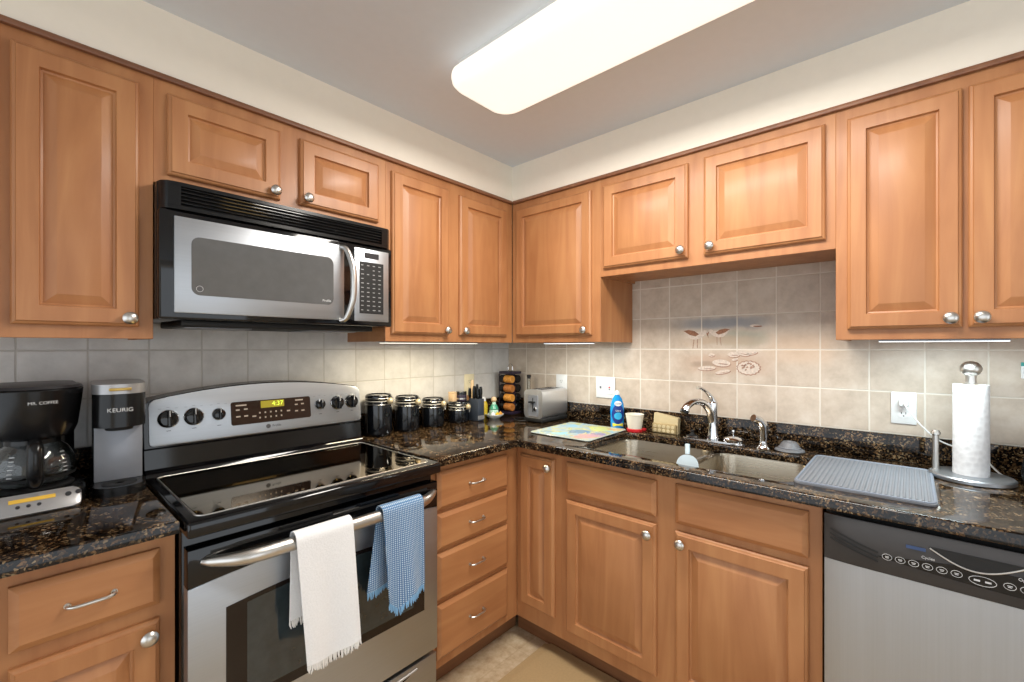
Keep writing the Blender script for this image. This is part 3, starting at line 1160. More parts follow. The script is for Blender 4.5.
def curved_text(s_, size, m, name, parent, r, z, a0):
    o = text(s_, size, m, name, parent, Matrix.Identity(4))
    for v in o.data.vertices:
        a = a0 + v.co.x / r
        rad = r + v.co.z
        v.co = Vector((rad * math.sin(a), -rad * math.cos(a), z + v.co.y))
    return o
curved_text('MR. COFFEE', .0105, PRINT, 'lettering', bk, .0945, .268, .16)
SLOPE = at(0, -.1235, .0305) @ Matrix.Rotation(math.atan2(.028, .022), 4, 'X')
b = MB()
b.prism(rr(-.082, .082, -.033, .021, .016), -.010, 0, SILVER, 'xy', .003, M=SLOPE)
b.box(-.080, .080, -.134, -.10, .001, .012, SILVER, .003)
cs = b.build('control_strip', t, 'sloping silver control strip')
b = MB(SLOPE)
b.box(-.045, .035, -.001, .009, -.001, .0012, plain('amber_clock', '#b58a2a', .3, emit=(.8, .55, .1), es=.25), .0003, 1)
b.build('clock', cs, 'amber clock window')
for x, y, r_ in ((-.077, -.006, .006), (.058, .002, .006), (.077, .004, .006), (-.030, -.012, .004), (-.012, -.012, .004), (.006, -.012, .004)):
    MB(SLOPE).lathe([(0, -.001), (r_, -.001), (r_, .0016), (0, .002)], DKGREY, c=(x, y, 0), n=14).build('button', cs)
b = MB()
b.lathe([(.0, .049), (.060, .049), (.076, .056), (.083, .082), (.079, .115), (.066, .143), (.050, .158), (.048, .166),
         (.0465, .166), (.0485, .157), (.064, .142), (.0775, .115), (.0815, .082), (.0745, .0575), (.059, .0505), (0, .0505)], GLASS, n=48)
cf = b.build('carafe', t, 'clear glass carafe')
b = MB()
b.lathe([(.0490, .157), (.0535, .157), (.053, .169), (.0, .171)], BLACKS, n=40)
b.lathe([(.0795, .0675), (.0815, .0675), (.083, .074), (.0812, .074)], BLACKM, n=40)
b.tube(spline([(0, -.052, .164), (0, -.075, .166), (0, -.108, .160), (0, -.117, .135), (0, -.114, .09), (0, -.100, .066), (0, -.080, .070)], 6),
       [.012, .013, .015, .016, .016, .014, .010], BLACKS, 14)
b.build('handle', cf, 'black handle and collar')
for a in (-.55, .75):
    b = MB()
    for k in range(6):
        rr_ = .0795 - .00000 if k < 3 else .076 - .004 * (k - 3)
        z = .082 + k * .010
        rad = .0828 if z < .09 else .0828 - (z - .09) * .22
        b.box(-.005, .005, -.0006, .0003, 0, .0018, PRINT, M=Matrix.Rotation(a, 4, 'Z') @ at(0, -rad - .0006, z))
    b.build('cup_scale', cf)

t = thing('pod_coffee_maker', 'slim black pod coffee maker with a grey front beside the stove', 'coffee maker', (-1.936, -.19, Z), -4)
hw = .056
b = MB()
b.prism(rr(-hw, hw, -.035, .145, .015), 0, .30, BLACKS, 'xy', .004)
b.build('body', t)
b = MB()
b.prism(rr(-hw - .001, hw + .001, -.138, .0, .048, 10), 0, .026, BLACKS, 'xy', .004)
b.lathe([(0, .0258), (.038, .0258), (.038, .0272), (.012, .0272), (.010, .026), (0, .026)], BLACKM, c=(0, -.085, 0), n=28)
b.build('drip_tray', t)
b = MB()
b.box(-hw + .003, hw - .003, -.043, -.034, .026, .205, GREYP, .002)
b.build('front_panel', t, 'smooth grey front panel')
b = MB()
b.prism(rr(-hw - .0015, hw + .0015, -.125, .01, .05, 12), .188, .282, BLACKS, 'xy', .003)
b.lathe([(.03, .176), (.034, .189), (0, .189)], BLACKM, c=(0, -.07, 0), n=24)
hd = b.build('brew_head', t)
b = MB()
b.prism(rr(-hw - .002, hw + .002, -.126, .14, .05, 12), .281, .308, SILVER, 'xy', .004)
b.build('silver_top', t, 'silver lid band')
b = MB()
for k in range(13):
    a = -.5 + k / 12
b.box(-.024, .024, -.1285, -.12, .290, .298, plain('brass_button', '#b89a55', .3, .6), .002)
b.build('brew_button', t, 'wide brass coloured button')
o = text('KEURIG', .0155, PRINT, 'lettering', hd, Matrix.Identity(4))
for v in o.data.vertices:
    x = v.co.x * 1.05
    y0 = -.1252 if abs(x) < .0075 else -(.075 + math.sqrt(max(0, .05 ** 2 - (abs(x) - .0075) ** 2)) + .0002)
    v.co = Vector((x, y0 - v.co.z, .236 + v.co.y))

# ------------------------------------------------------------------ towels on the oven handle
HY, HZ = -.743, .829
def towel(name, label, x0, w, zf, zb, m, mf, skew_f, skew_b, fold, notch=None, seed=0, widen=0.0):
    """cloth over the bar: front drop to zf, rear drop to zb"""
    t = thing(name, label, 'towel', (x0 + w / 2, HY, HZ))
    r_ = .023
    def yz(s):
        Lf, Lb = HZ - zf, HZ - zb
        arc = PI * r_
        tot = Lf + arc + Lb
        d = s * tot
        if d < Lf:
            return -r_ - .006 * (1 - d / Lf) ** .5 * 0, -(Lf - d), 1 - d / Lf, 1
        if d < Lf + arc:
            a = PI - (d - Lf) / r_
            return r_ * math.cos(a), r_ * math.sin(a), 0, 0
        e = d - Lf - arc
        return r_ * (1 - .35 * min(1, e / .05)), -e, e / Lb, -1
    def pos(u, s):
        y, z, k, side = yz(s)
        x = (u - .5) * w * (1 + widen * k)
        if side > 0:
            x += skew_f * k
            y += -fold * k * (.5 + .5 * math.sin(u * 7.5 + seed)) - .004 * k
            if notch:
                z -= notch(u) * k
        elif side < 0:
            x += skew_b * k
            y += .25 * fold * k * math.sin(u * 6 + seed) - .006 * k
        return Vector((x, y, z))
    MB().grid(pos, 30, 60, .0028, m).build('cloth', t, ang=70)
    random.seed(seed)
    for s0, sg in ((0.0, -1), (1.0, 1)):
        b = MB()
        n = int(w / .0042)
        for k in range(n):
            u = (k + .5) / n
            p = pos(u, s0)
            if sg < 0:
                p = p + Vector((0, .0014, 0))
            L = .017 + .008 * random.random()
            q = p + Vector((random.uniform(-.004, .004), random.uniform(-.002, .002) , -L))
            md_ = (p + q) / 2 + Vector((random.uniform(-.002, .002), 0, 0))
            b.tube([p + Vector((0, 0, .002)), md_, q], [.0018, .0024, .0012], mf, 5)
        b.build('fringe', t, 'knotted cotton fringe')
    return t
tw = towel('hand_towel', 'white fringed hand towel hanging over the oven handle', -1.652, .157, .505, .615, WHITEC, WHITEF, .018, -.008, .012, seed=1, widen=-.03,
      notch=lambda u: .010 * math.sin(u * 3))
tb_ = towel('hand_towel', 'blue checked waffle hand towel hanging over the oven handle', -1.397, .148, .562, .60, BLUEC, BLUEF, .008, -.050, .030, seed=4, widen=-.12,
      notch=lambda u: .034 * max(0, 1 - abs(u - .22) / .28) - .002)

# ------------------------------------------------------------------ canisters
KNOBW = plain('pale_clasp_ball', '#b7a684', .3, .3, var=.3, scale=160)
def canister(label, x, y, r_, h):
    t = thing('canister', label, 'canister', (x, y, Z), 0, 'black clip-top canisters on the counter')
    hb = h - .040
    MB().lathe([(0, 0), (r_ * .93, 0), (r_ * .98, .004), (r_, .012), (r_, hb - .012), (r_ * .965, hb), (r_ * .92, hb + .003), (0, hb + .003)], CLAD, n=44).build('jar', t)
    MB().lathe([(r_ * .90, hb + .0025), (r_ * .975, hb + .003), (r_ * .975, hb + .0075), (r_ * .90, hb + .008)], plain('seal_rubber', '#a9a49a', .6), n=44).build('seal', t, 'pale rubber seal')
    MB().lathe([(0, hb + .0075), (r_ * .95, hb + .0075), (r_ * .98, hb + .012), (r_ * .98, hb + .026), (r_ * .94, hb + .032), (r_ * .90, hb + .034), (r_ * .86, hb + .031), (0, hb + .031)], CLAD, n=44).build('lid', t)
    b = MB()
    b.tube([(1.012 * r_ * math.cos(2 * PI * k / 40), 1.012 * r_ * math.sin(2 * PI * k / 40), hb - .010) for k in range(40)], .0014, NICKEL, 6, True)
    b.tube([(1.0 * r_ * math.cos(2 * PI * k / 40), 1.0 * r_ * math.sin(2 * PI * k / 40), hb + .018) for k in range(40)], .0014, NICKEL, 6, True)
    A = Matrix.Rotation(R(-62), 4, 'Z')
    b.tube(spline([(r_ * 1.01, -.012, hb - .01), (r_ + .010, -.013, hb + .004), (r_ + .006, -.012, hb + .02), (r_ + .003, 0, hb + .026), (r_ + .006, .012, hb + .02), (r_ + .010, .013, hb + .004), (r_ * 1.01, .012, hb - .01)], 5), .0015, NICKEL, 6, M=A)
    b.tube(spline([(r_ + .004, -.009, hb + .002), (r_ + .011, -.009, hb - .014), (r_ + .009, 0, hb - .026), (r_ + .011, .009, hb - .014), (r_ + .004, .009, hb + .002)], 5), .0015, NICKEL, 6, M=A)
    b.build('wire_clasp', t, 'nickel wire bail clasp')
    MB().ball((0, 0, 0), .0155, KNOBW, (1, .8, 1), 18, M=Matrix.Rotation(R(-78), 4, 'Z') @ at(r_ + .013, .0, hb + .006)).build('clasp_ball', t, 'pale round ball on the clasp')
    return t
canister('tallest black clip-top canister, next to the stove', -1.003, -.088, .061, .196)
canister('second tallest black clip-top canister, beside the tallest one', -.845, -.090, .059, .176)
canister('third black clip-top canister, between a taller one and the shortest', -.683, -.088, .057, .152)
canister('shortest black clip-top canister with a small jar on its lid', -.512, -.092, .054, .120)
t = thing('spice_tin', 'small dark tin sitting on the lid of the shortest canister', 'tin', (-.493, -.095, Z + .1135))
b = MB()
b.lathe([(0, 0), (.028, 0), (.029, .002), (.029, .034), (.028, .036), (0, .036)], PLUM, n=28)
b.build('can', t)
MB().lathe([(0, .0355), (.030, .0355), (.030, .050), (.028, .053), (0, .053)], CLAD, n=28).build('lid', t)
MB().lathe([(.0292, .010), (.0297, .010), (.0297, .018), (.0292, .018)], NICKEL, n=28).build('band', t)
t = thing('wooden_block', 'small tan wooden box on the lid of the shortest canister', 'box', (-.541, -.078, Z + .1135), 12)
MB().box(-.017, .017, -.017, .017, 0, .046, KNIFEW, .003).build('case', t)
MB().box(-.018, .018, -.018, .018, .046, .052, KNIFEW, .002).build('lid', t)
t = thing('seasoning_bottle', 'dark bottle with a brown cap between the canister and knife block', 'bottle', (-.435, -.072, Z))
MB().lathe([(0, 0), (.024, 0), (.025, .004), (.025, .09), (.018, .105), (.018, .112), (0, .112)], CLAD, n=24).build('glass', t)
MB().lathe([(0, .111), (.021, .111), (.021, .128), (.016, .137), (0, .139)], plain('brown_cap', '#8a6238', .4), n=24).build('cap', t)

# ------------------------------------------------------------------ knife block
t = thing('knife_block', 'upright black knife block in front of the spice rack', 'knife block', (-.412, -.124, Z))
b = MB()
b.box(-.024, .024, -.046, .050, 0, .122, plain('slate_block', '#343a44', .3), .003)
b.box(-.0245, .0245, -.0465, -.0455, .008, .030, SILVER, .0004, 1)
b.build('block', t)
for dx, dy, h, m in ((-.012, -.03, .062, BLACKS), (.012, -.028, .070, BLACKS), (-.012, .0, .074, BLACKS), (.012, .002, .082, BLACKS), (.0, .030, .105, KNIFEW), (-.014, .034, .060, BLACKS)):
    o = MB(at(dx, dy, .119) @ Matrix.Rotation(R(4), 4, 'X'))
    o.tube([(0, 0, 0), (0, 0, .012), (0, .001, h * .6), (0, .003, h)], [.007, .009, .0105, .007], m, 10)
    kn = tag(o.build('kitchen_knife', None, None, loc=(-.412, -.124, Z)), '', 'knife', 'knives in the block')
    kn['label'] = {.062: 'short black knife handle at the front left of the black block', .070: 'black knife handle at the front right of the black block',
                   .074: 'black knife handle at the middle left of the black block', .082: 'tallest black knife handle in the black block',
                   .105: 'pale wooden handle standing tallest in the knife block', .060: 'short black knife handle at the rear of the block'}[h]

t = thing('condiment_bottle', 'yellow condiment bottle with a white cap behind the knife block', 'bottle', (-.310, -.085, Z))
MB().lathe([(0, 0), (.022, 0), (.024, .004), (.024, .075), (.016, .092), (.012, .096), (0, .096)], MUSTARD, n=24).build('body', t)
MB().lathe([(0, .095), (.014, .095), (.013, .112), (.005, .12), (0, .121)], WHITEP, n=20).build('cap', t)

# little dish with a stoppered bottle
t = thing('glass_dish', 'small clear glass dish on the counter before the spice rack', 'dish', (-.285, -.150, Z))
MB().lathe([(0, 0), (.030, 0), (.034, .003), (.052, .018), (.054, .024), (.052, .024), (.048, .018), (.030, .006), (0, .006)], plain('white_dish', '#dfe4e0', .15, var=.02), n=36).build('bowl', t)
t = thing('stoppered_bottle', 'small green and clear glass bottle with a wooden ball stopper', 'bottle', (-.275, -.135, Z + .0065))
MB().lathe([(0, 0), (.026, 0), (.028, .004), (.028, .03), (.024, .045), (.012, .072), (.0105, .084), (.0, .084)], plain('milky_green_glass', '#a9c9b8', .1, var=.25, scale=45), n=28).build('body', t)
MB().lathe([(.0255, .040), (.0275, .046), (.0150, .070), (.0125, .070)], GREENG, n=28).build('green_shoulder', t)
MB().ball((0, 0, .098), .017, KNIFEW).build('stopper', t)
for k, (dx, dy, r_, m, lab) in enumerate(((-.030, -.018, .014, WHITEP, 'white bulb in the glass dish, left of the stoppered bottle'),
                                        (-.010, -.033, .013, MUSTARD, 'yellow fruit at the front of the glass dish'),
                                        (.022, -.026, .013, SPICE1, 'orange fruit in the glass dish, right of the yellow one'))):
    b = MB().lathe([(0, 0), (r_ * .7, .001), (r_, r_ * .7), (r_ * .9, r_ * 1.2), (r_ * .35, r_ * 1.7), (r_ * .12, r_ * 2.0), (0, r_ * 2.05)], m, n=18)
    o = b.build(('garlic_bulb', 'lemon', 'kumquat')[k], loc=(-.285 + dx, -.150 + dy, Z + .0125))
    tag(o, lab, ('garlic', 'fruit', 'fruit')[k])

# ------------------------------------------------------------------ spice rack
SX, SY = -.092, -.102
t = thing('spice_rack', 'dark spice tower with a chrome loop handle in the corner', 'spice rack', (SX, SY, Z))
b = MB()
b.box(-.048, .046, -.050, .056, 0, .016, PLUM, .004)
b.box(-.048, .046, -.050, .056, .246, .262, PLUM, .004)
b.box(-.048, -.045, .050, .056, .016, .246, PLUM)
b.box(.040, .046, .050, .056, .016, .246, PLUM)
b.box(-.0035, -.002, -.040, .044, .016, .246, PLUM)
for k in range(4):
    z = .018 + k * .057
    b.box(-.046, .044, -.02, -.017, z - .002, z + .0005, PLUM)
    b.box(-.046, .044, .035, .038, z - .002, z + .0005, PLUM)
b.build('frame', t)
MB().tube(spline([(-.018, 0, .26), (-.022, 0, .285), (-.012, 0, .305), (.004, 0, .308), (.016, 0, .295), (.018, 0, .26)], 6), .003, CHROME, 10).build('handle', t, 'chrome loop handle')
def spice_jar(x, z, flip, m, lab):
    j = thing('spice_jar', lab, 'jar', (SX + x, SY + .003, Z + z), 180 if flip else 0, 'spice jars lying in the tower')
    M = FRONT
    MB().lathe([(0, -.045), (.022, -.045), (.0235, -.042), (.0235, .010), (.020, .014), (0, .014)], m, n=24, M=M).build('glass', j)
    MB().lathe([(0, .0135), (.0245, .0135), (.0245, .045), (.023, .0465), (.019, .0465), (.018, .045), (0, .045)], BLACKS, n=24, M=M).build('lid', j)
names = ['lowest', 'second lowest', 'second highest', 'topmost']
for k in range(4):
    z = .0435 + k * .057
    spice_jar(-.0290, z, True, (SPICE2, SPICE1)[k % 2] if k < 3 else SPICE1, names[k] + ' orange spice jar in the left column of the spice tower')
    spice_jar(.0235, z, False, SPICE2, names[k] + ' spice jar in the right column, its black lid facing out')

# glass flask behind the toaster
t = thing('glass_flask', 'round clear glass bottle with a dark stopper behind the toaster', 'bottle', (-.075, -.235, Z))
MB().lathe([(0, 0), (.025, 0), (.032, .006), (.036, .05), (.036, .10), (.030, .128), (.014, .150), (.0105, .165), (.0105, .225), (.012, .228), (.009, .228), (.008, .166), (.011, .151), (.027, .127),
            (.033, .10), (.033, .05), (.029, .008), (0, .004)], GLASS, n=32).build('flask', t)
MB().lathe([(0, .222), (.009, .222), (.0095, .229), (.013, .230), (.013, .243), (0, .245)], BLACKM, n=20).build('stopper', t)

# ------------------------------------------------------------------ toaster
TX, TY = -.146, -.420
t = thing('toaster', 'two slice stainless toaster with a black base in the corner', 'toaster', (TX, TY, Z), 0)
b = MB()
b.box(-.117, .117, -.066, .066, .004, .026, BLACKM, .006)
for x in (-.1, .1):
    for y in (-.05, .05):
        b.cyl((x, y, 0), (x, y, .006), .008, BLACKM)
b.build('base', t)
b = MB()
b.prism(rr(-.064, .064, .024, .178, .024, 8), -.116, .116, steel('toaster_steel', '#e6e8ec', .38, 'x', .01), 'yz', .003)
sh = b.build('shell', t)
b = MB()
for y in (-.022, .022):
    b.box(-.085, .085, y - .012, y + .012, .1772, .1790, BLACKM, .0006, 1)
b.build('slots', t, 'two black bread slots')
b = MB()
b.prism(rr(-.034, .034, .034, .150, .008), -.1185, -.115, GREYP, 'yz', .001)
b.box(-.1192, -.118, -.003, .003, .058, .135, BLACKM)
b.build('end_panel', t, 'grey control end')
MB().box(-.138, -.118, -.018, .018, .108, .117, BLACKS, .003).build('lever', t)
b = MB()
b.lathe([(0, 0), (.010, 0), (.010, .006), (.008, .008), (0, .008)], CHROME, n=20, M=at(-.1185, -.018, .075) @ Matrix.Rotation(R(-90), 4, 'Y'))
b.build('dial', t)
t = tag(MB().tube(spline([(-.262, -.37, .006), (-.285, -.34, .004), (-.27, -.29, .004), (-.235, -.27, .004), (-.20, -.29, .004), (-.165, -.33, .004), (-.15, -.35, .006)], 8), .0035, BLACKM, 8).build('power_cord', loc=(0, 0, Z)),
        'short black power cord lying beside the toaster', 'cord')

# ------------------------------------------------------------------ cutting board
t = thing('cutting_board', 'painted glass cutting board lying left of the sink', 'cutting board', (-.318, -.752, Z), 1)
MB().prism(rr(-.178, .178, -.160, .160, .018), .003, .008, BOARD, 'xy', .001, 1).build('glass_panel', t)
b = MB()
b.tube([(x, y, .0055) for x, y in rr(-.179, .179, -.161, .161, .018)], .0028, plain('clear_edge', '#a9b4b0', .1, var=.02), 6, True)
b.build('edge', t, 'pale polished edge')
for x in (-.15, .15):
    for y in (-.135, .135):
        MB().lathe([(0, 0), (.008, 0), (.008, .003), (0, .0032)], WHITEP, c=(x, y, 0), n=14).build('foot', t)

# ------------------------------------------------------------------ dish soap, cup, sponge holder
t = thing('dish_soap', 'blue dish soap bottle with a yellow label by the sink', 'bottle', (-.112, -.846, Z), -48)
bt = [(0, 0), (.029, 0), (.032, .004), (.033, .03), (.0335, .06), (.0345, .095), (.032, .125), (.024, .150), (.013, .167), (.010, .172), (0, .172)]
MB().lathe(bt, BLUE, n=40, sy=.62).build('body', t)
MB().lathe([(.0, .171), (.010, .171), (.011, .176), (.0095, .186), (.005, .192), (0, .192)], plain('clear_cap', '#dfe9ee', .2, var=.02), n=20).build('cap', t)
def on_bottle(poly, m, name, lift=.0006, lab=None):
    """label patch wrapped on the oval front of the bottle"""
    tb = bmesh.new()
    def rad(z):
        for (r0, z0), (r1, z1) in zip(bt, bt[1:]):
            if z0 <= z <= z1 and z1 > z0:
                return r0 + (r1 - r0) * (z - z0) / (z1 - z0)
        return .03
    def wrap(x, z, l):
        r_ = rad(z)
        x = max(-r_ * .96, min(r_ * .96, x))
        return Vector((x, -.62 * math.sqrt(max(0, r_ * r_ - x * x)) - l, z))
    n = len(poly)
    cx_ = sum(p[0] for p in poly) / n
    cz_ = sum(p[1] for p in poly) / n
    ringsv = []
    for k in range(1, 6):
        f = k / 5
        ringsv.append([tb.verts.new(wrap(cx_ + (x - cx_) * f, cz_ + (z - cz_) * f, lift)) for x, z in poly])
    c0 = tb.verts.new(wrap(cx_, cz_, lift))
    for i in range(n):
        tb.faces.new((c0, ringsv[0][i], ringsv[0][(i + 1) % n]))
    for a, c in zip(ringsv, ringsv[1:]):
        for i in range(n):
            tb.faces.new((a[i], a[(i + 1) % n], c[(i + 1) % n], c[i]))
    return MB().add(tb, m).build(name, t, lab)
on_bottle(ell(0, .075, .030, .050, 28), BLUED, 'label', .0006, 'dark blue label')
on_bottle(ell(0, .066, .020, .018, 24), SKYB, 'label_bubble', .0011, 'light blue bubble')
on_bottle(ell(0, .128, .018, .013, 24), WHITEP, 'label_badge', .0012, 'white badge')
on_bottle([(-.026, .012), (.026, .012), (.026, .030), (-.026, .030)], YELLOW, 'label_strip', .0012, 'yellow strip')
def wrap_text(s_, size, m, z, lift):
    o = text(s_, size, m, 'lettering', t, Matrix.Identity(4), .0002)
    for v in o.data.vertices:
        zz = z + v.co.y
        for (r0, z0), (r1, z1) in zip(bt, bt[1:]):
            if z0 <= zz <= z1 and z1 > z0:
                r_ = r0 + (r1 - r0) * (zz - z0) / (z1 - z0)
        x = v.co.x
        v.co = Vector((x, -.62 * math.sqrt(max(1e-6, r_ * r_ - x * x)) - lift - v.co.z, zz))
wrap_text('Dawn', .0135, BLUED, .128, .0016)
wrap_text('Ultra', .0125, WHITEP, .092, .0016)

t = thing('paper_cup', 'small white paper cup standing in a red holder by the sink', 'cup', (-.125, -.948, Z))
MB().lathe([(0, .008), (.031, .008), (.0315, .010), (.043, .082), (.0445, .083), (.0445, .085), (.042, .085), (.030, .012), (0, .012)], plain('white_cup', '#e4dfcf', .5, var=.02), n=36).build('cup', t)
MB().lathe([(0, 0), (.036, 0), (.038, .003), (.038, .014), (.035, .016), (.034, .0075), (0, .0075)], RED, n=36).build('holder', t, 'red plastic ring')
MB().box(.028, .058, -.036, -.010, 0, .013, RED, .005).build('holder_lug', t, 'red lug')

t = thing('sponge_holder', 'cream ceramic sponge holder with a pierced lower front', 'sponge holder', (-.052, -1.076, Z), -90)
b = MB()
b.prism([(-.062, 0), (.058, 0), (.060, .075), (-.056, .092)], -.012, .022, CREAM, 'xz', .004)
b.build('back', t)
b = MB()
b.box(-.060, .057, -.030, -.012, 0, .046, CREAMD, .006)
for k in range(5):
    for q in range(2):
        b.lathe([(0, 0), (.0072, 0), (.0085, .0015), (.0072, .003), (0, .003)], CREAM, n=14, M=at(-.044 + k * .0215, -.029, .013 + q * .019) @ FRONT)
b.build('pierced_front', t, 'tan pierced front')

# ------------------------------------------------------------------ faucet set
FX, FY = -.100, -1.305
t = thing('faucet', 'chrome single lever kitchen faucet behind the sink', 'faucet', (FX, FY, Z), -116)
b = MB()
b.prism(rr(-.130, .130, -.030, .030, .03, 8), 0, .006, CHROME, 'xy', .002, M=Matrix.Rotation(R(26), 4, 'Z'))
b.build('deck_plate', t)
b = MB()
b.lathe([(0, .006), (.027, .006), (.0275, .012), (.022, .03), (.0185, .07), (.018, .105), (.019, .125), (.021, .150), (.020, .168), (.012, .176), (0, .178)], CHROME, n=32)
b.build('body', t)
b = MB()
b.tube(spline([(0, -.004, .085), (0, -.022, .135), (0, -.060, .170), (0, -.110, .176), (0, -.145, .160), (0, -.158, .142)], 8),
       [.016, .0155, .0145, .0135, .0155, .0185], CHROME, 18)
b.build('spout', t)
MB().lathe([(0, 0), (.0165, 0), (.0175, .006), (.0165, .012), (0, .012)], BLACKS, n=22, M=at(0, -.1605, .1385) @ Matrix.Rotation(R(-30), 4, 'X') @ at(0, 0, -.008)).build('spray_face', t)
b = MB()
b.tube(spline([(0, .002, .170), (0, -.012, .193), (0, -.040, .218), (0, -.070, .234), (0, -.088, .236)], 6), [.016, .011, .007, .0065, .0075], CHROME, 12)
b.build('lever', t)

t = thing('sink_stopper', 'black rubber sink stopper on the left end of the faucet plate', 'stopper', (-.098, -1.215, Z + .0062))
MB().lathe([(0, 0), (.024, 0), (.026, .003), (.024, .007), (.010, .010), (.006, .022), (.009, .026), (.008, .030), (0, .031)], BLACKM, n=28).build('plug', t)
MB().lathe([(.0255, .002), (.0275, .003), (.0255, .0045)], CHROME, n=28).build('rim', t)
t = thing('sink_strainer', 'chrome sink strainer basket right of the faucet', 'strainer', (-.098, -1.387, Z + .0062))
MB().lathe([(0, 0), (.036, 0), (.040, .006), (.041, .014), (.036, .020), (.020, .026), (0, .027)], CHROME, n=32).build('basket', t)
MB().lathe([(0, .026), (.004, .026), (.0035, .040), (.007, .046), (.006, .052), (0, .053)], CHROME, n=18).build('stem', t)
t = thing('side_sprayer', 'chrome side sprayer standing right of the faucet', 'sprayer', (-.135, -1.508, Z), -128)
MB().lathe([(0, 0), (.026, 0), (.026, .005), (.019, .012), (.014, .024), (.012, .034), (0, .034)], CHROME, n=28).build('base', t)
b = MB()
b.tube(spline([(0, 0, .03), (0, .002, .06), (0, .0, .092), (0, -.016, .115), (-.0, -.045, .128)], 7), [.012, .014, .017, .0165, .015], CHROME, 18)
b.build('wand', t)
MB().tube([(0, .010, .112), (0, .018, .085), (0, .017, .062)], [.005, .006, .004], CHROME, 10).build('trigger', t)
t = thing('sink_cover', 'grey silicone dome lid beside the drying mat', 'lid', (-.092, -1.592, Z))
MB().lathe([(0, .001), (.046, 0), (.052, .003), (.050, .007), (.038, .012), (.028, .032), (.022, .037), (.012, .037), (.010, .040), (0, .041)], SILIC, n=36).build('dome', t)
MB().lathe([(.0370, .0125), (.039, .0140), (.036, .017)], GREYP, n=36).build('ring', t)

t = thing('dish_brush', 'pale blue fan shaped dish brush resting on the sink divider', 'brush', (-.497, -1.341, .8925))
PB = plain('pale_blue_plastic', '#c1d0d7', .4, var=.03)
fan = [(.038 * math.sin(R(a)), -.046 + .044 * (math.cos(R(a)) ** .8)) for a in range(-88, 89, 11)] + [(.026, -.050), (0, -.052), (-.026, -.050)]
Bm = at(0, 0, .0525) @ Matrix.Rotation(R(-70), 4, 'Z') @ Matrix.Rotation(R(-12), 4, 'X')
b = MB()
b.prism(fan, -.010, .010, PB, 'xz', .004, M=Bm)
b.build('head', t)
MB().tube([(0, 0, 0), (0, .001, .012), (0, .004, .036)], [.008, .009, .0085], plain('pale_blue_stem', '#c9dbe2', .35, var=.03), 12, M=Bm).build('stem', t)
MB().tube([(.004, .0, .022), (.06, .0, .014), (.20, .001, .0068)], [.005, .0065, .006], NICKEL, 10).build('handle', t, 'thin metal handle')

# ------------------------------------------------------------------ drying mat
t = thing('drying_mat', 'grey ribbed silicone drying mat right of the sink', 'mat', (-.347, -1.842, Z))
MB().prism(rr(-.214, .214, -.160, .160, .022), 0, .006, RUBBER, 'xy', .002).build('pad', t)
b = MB()
b.tube([(x, y, .0065) for x, y in rr(-.209, .209, -.155, .155, .02)], .0035, plain('mat_rim', '#78808d', .55, var=.03), 8, True)
b.build('rim', t, 'raised rounded rim')
b = MB()
for k in range(24):
    y = -.144 + k * .01252
    b.box(-.198, .198, y - .003, y + .003, .005, .0095, RUBBER, .0015, 1)
o = b.build('rib_pattern', t)

# ------------------------------------------------------------------ paper towel holder
PX, PY = -.155, -2.088
t = thing('paper_towel_holder', 'brushed steel paper towel stand with a ball finial', 'paper towel holder', (PX, PY, Z))
MB().lathe([(0, 0), (.092, 0), (.097, .003), (.097, .012), (.093, .016), (0, .016)], STEEL, n=56).build('base', t)
MB().cyl((0, 0, .015), (0, 0, .326), .009, NICKEL).build('rod', t)
b = MB()
b.cyl((0, 0, .298), (0, 0, .326), .0125, NICKEL, n=28)
b.ball((0, 0, .344), .0255, NICKEL, (1, 1, .95), 32)
b.build('finial', t, 'brushed ball finial')
b = MB()
b.cyl((.012, .079, .014), (.012, .079, .128), .0085, NICKEL)
b.lathe([(.0085, .126), (.0125, .129), (.0125, .134), (.009, .142), (0, .145)], NICKEL, c=(.012, .079, 0), n=20)
b.build('side_post', t)
t = thing('paper_towel_roll', 'white paper towel roll on the steel stand', 'paper towel', (PX, PY, Z + .0165))
b = MB()
b.lathe([(.0405, 0), (.0410, .002), (.0410, .277), (.0405, .279), (.021, .279), (.021, 0), (.0405, 0)], PAPER, n=64)
b.build('roll', t)
MB().lathe([(.0202, .001), (.0206, .001), (.0206, .2795), (.0192, .2795), (.0192, .001)], plain('cardboard', '#a48b68', .8), n=32).build('core', t)

# ------------------------------------------------------------------ outlets and switches
def plate(name, label, cat, loc, rz, w, h, m):
    t = thing(name, label, cat, loc, rz)
    MB().box(-w / 2, w / 2, -.006, 0, -h / 2, h / 2, m, .003).build('cover_plate', t)
    return t
def receptacle(t, x, m):
    for z in (-.020, .020):
        o = MB().prism(rr(x - .0165, x + .0165, z - .0145, z + .0145, .010), -.0055, -.0075, m, 'xz', .0006, 1).build('receptacle', t)
        b = MB()
        b.box(x - .007, x - .005, -.0079, -.0070, z - .002, z + .006, BLACKM)
        b.box(x + .005, x + .007, -.0079, -.0070, z - .002, z + .006, BLACKM)
        b.cyl((x, -.0079, z - .008), (x, -.0070, z - .008), .0022, BLACKM, n=10)
        b.build('slots', o)
t = plate('wall_outlet', 'white outlet with a cord plugged in near the paper towels', 'outlet', (0, -1.930, 1.117), -90, .070, .115, WHITEP)
receptacle(t, 0, WHITEP)
t = plate('wall_outlet', 'white outlet partly hidden behind the toaster', 'outlet', (0, -.425, 1.117), -90, .078, .118, WHITEP)
receptacle(t, 0, WHITEP)
t = plate('wall_outlet', 'ivory outlet on the wall behind the knife block', 'outlet', (-.349, 0, 1.115), 0, .076, .122, IVORY)
receptacle(t, 0, IVORY)
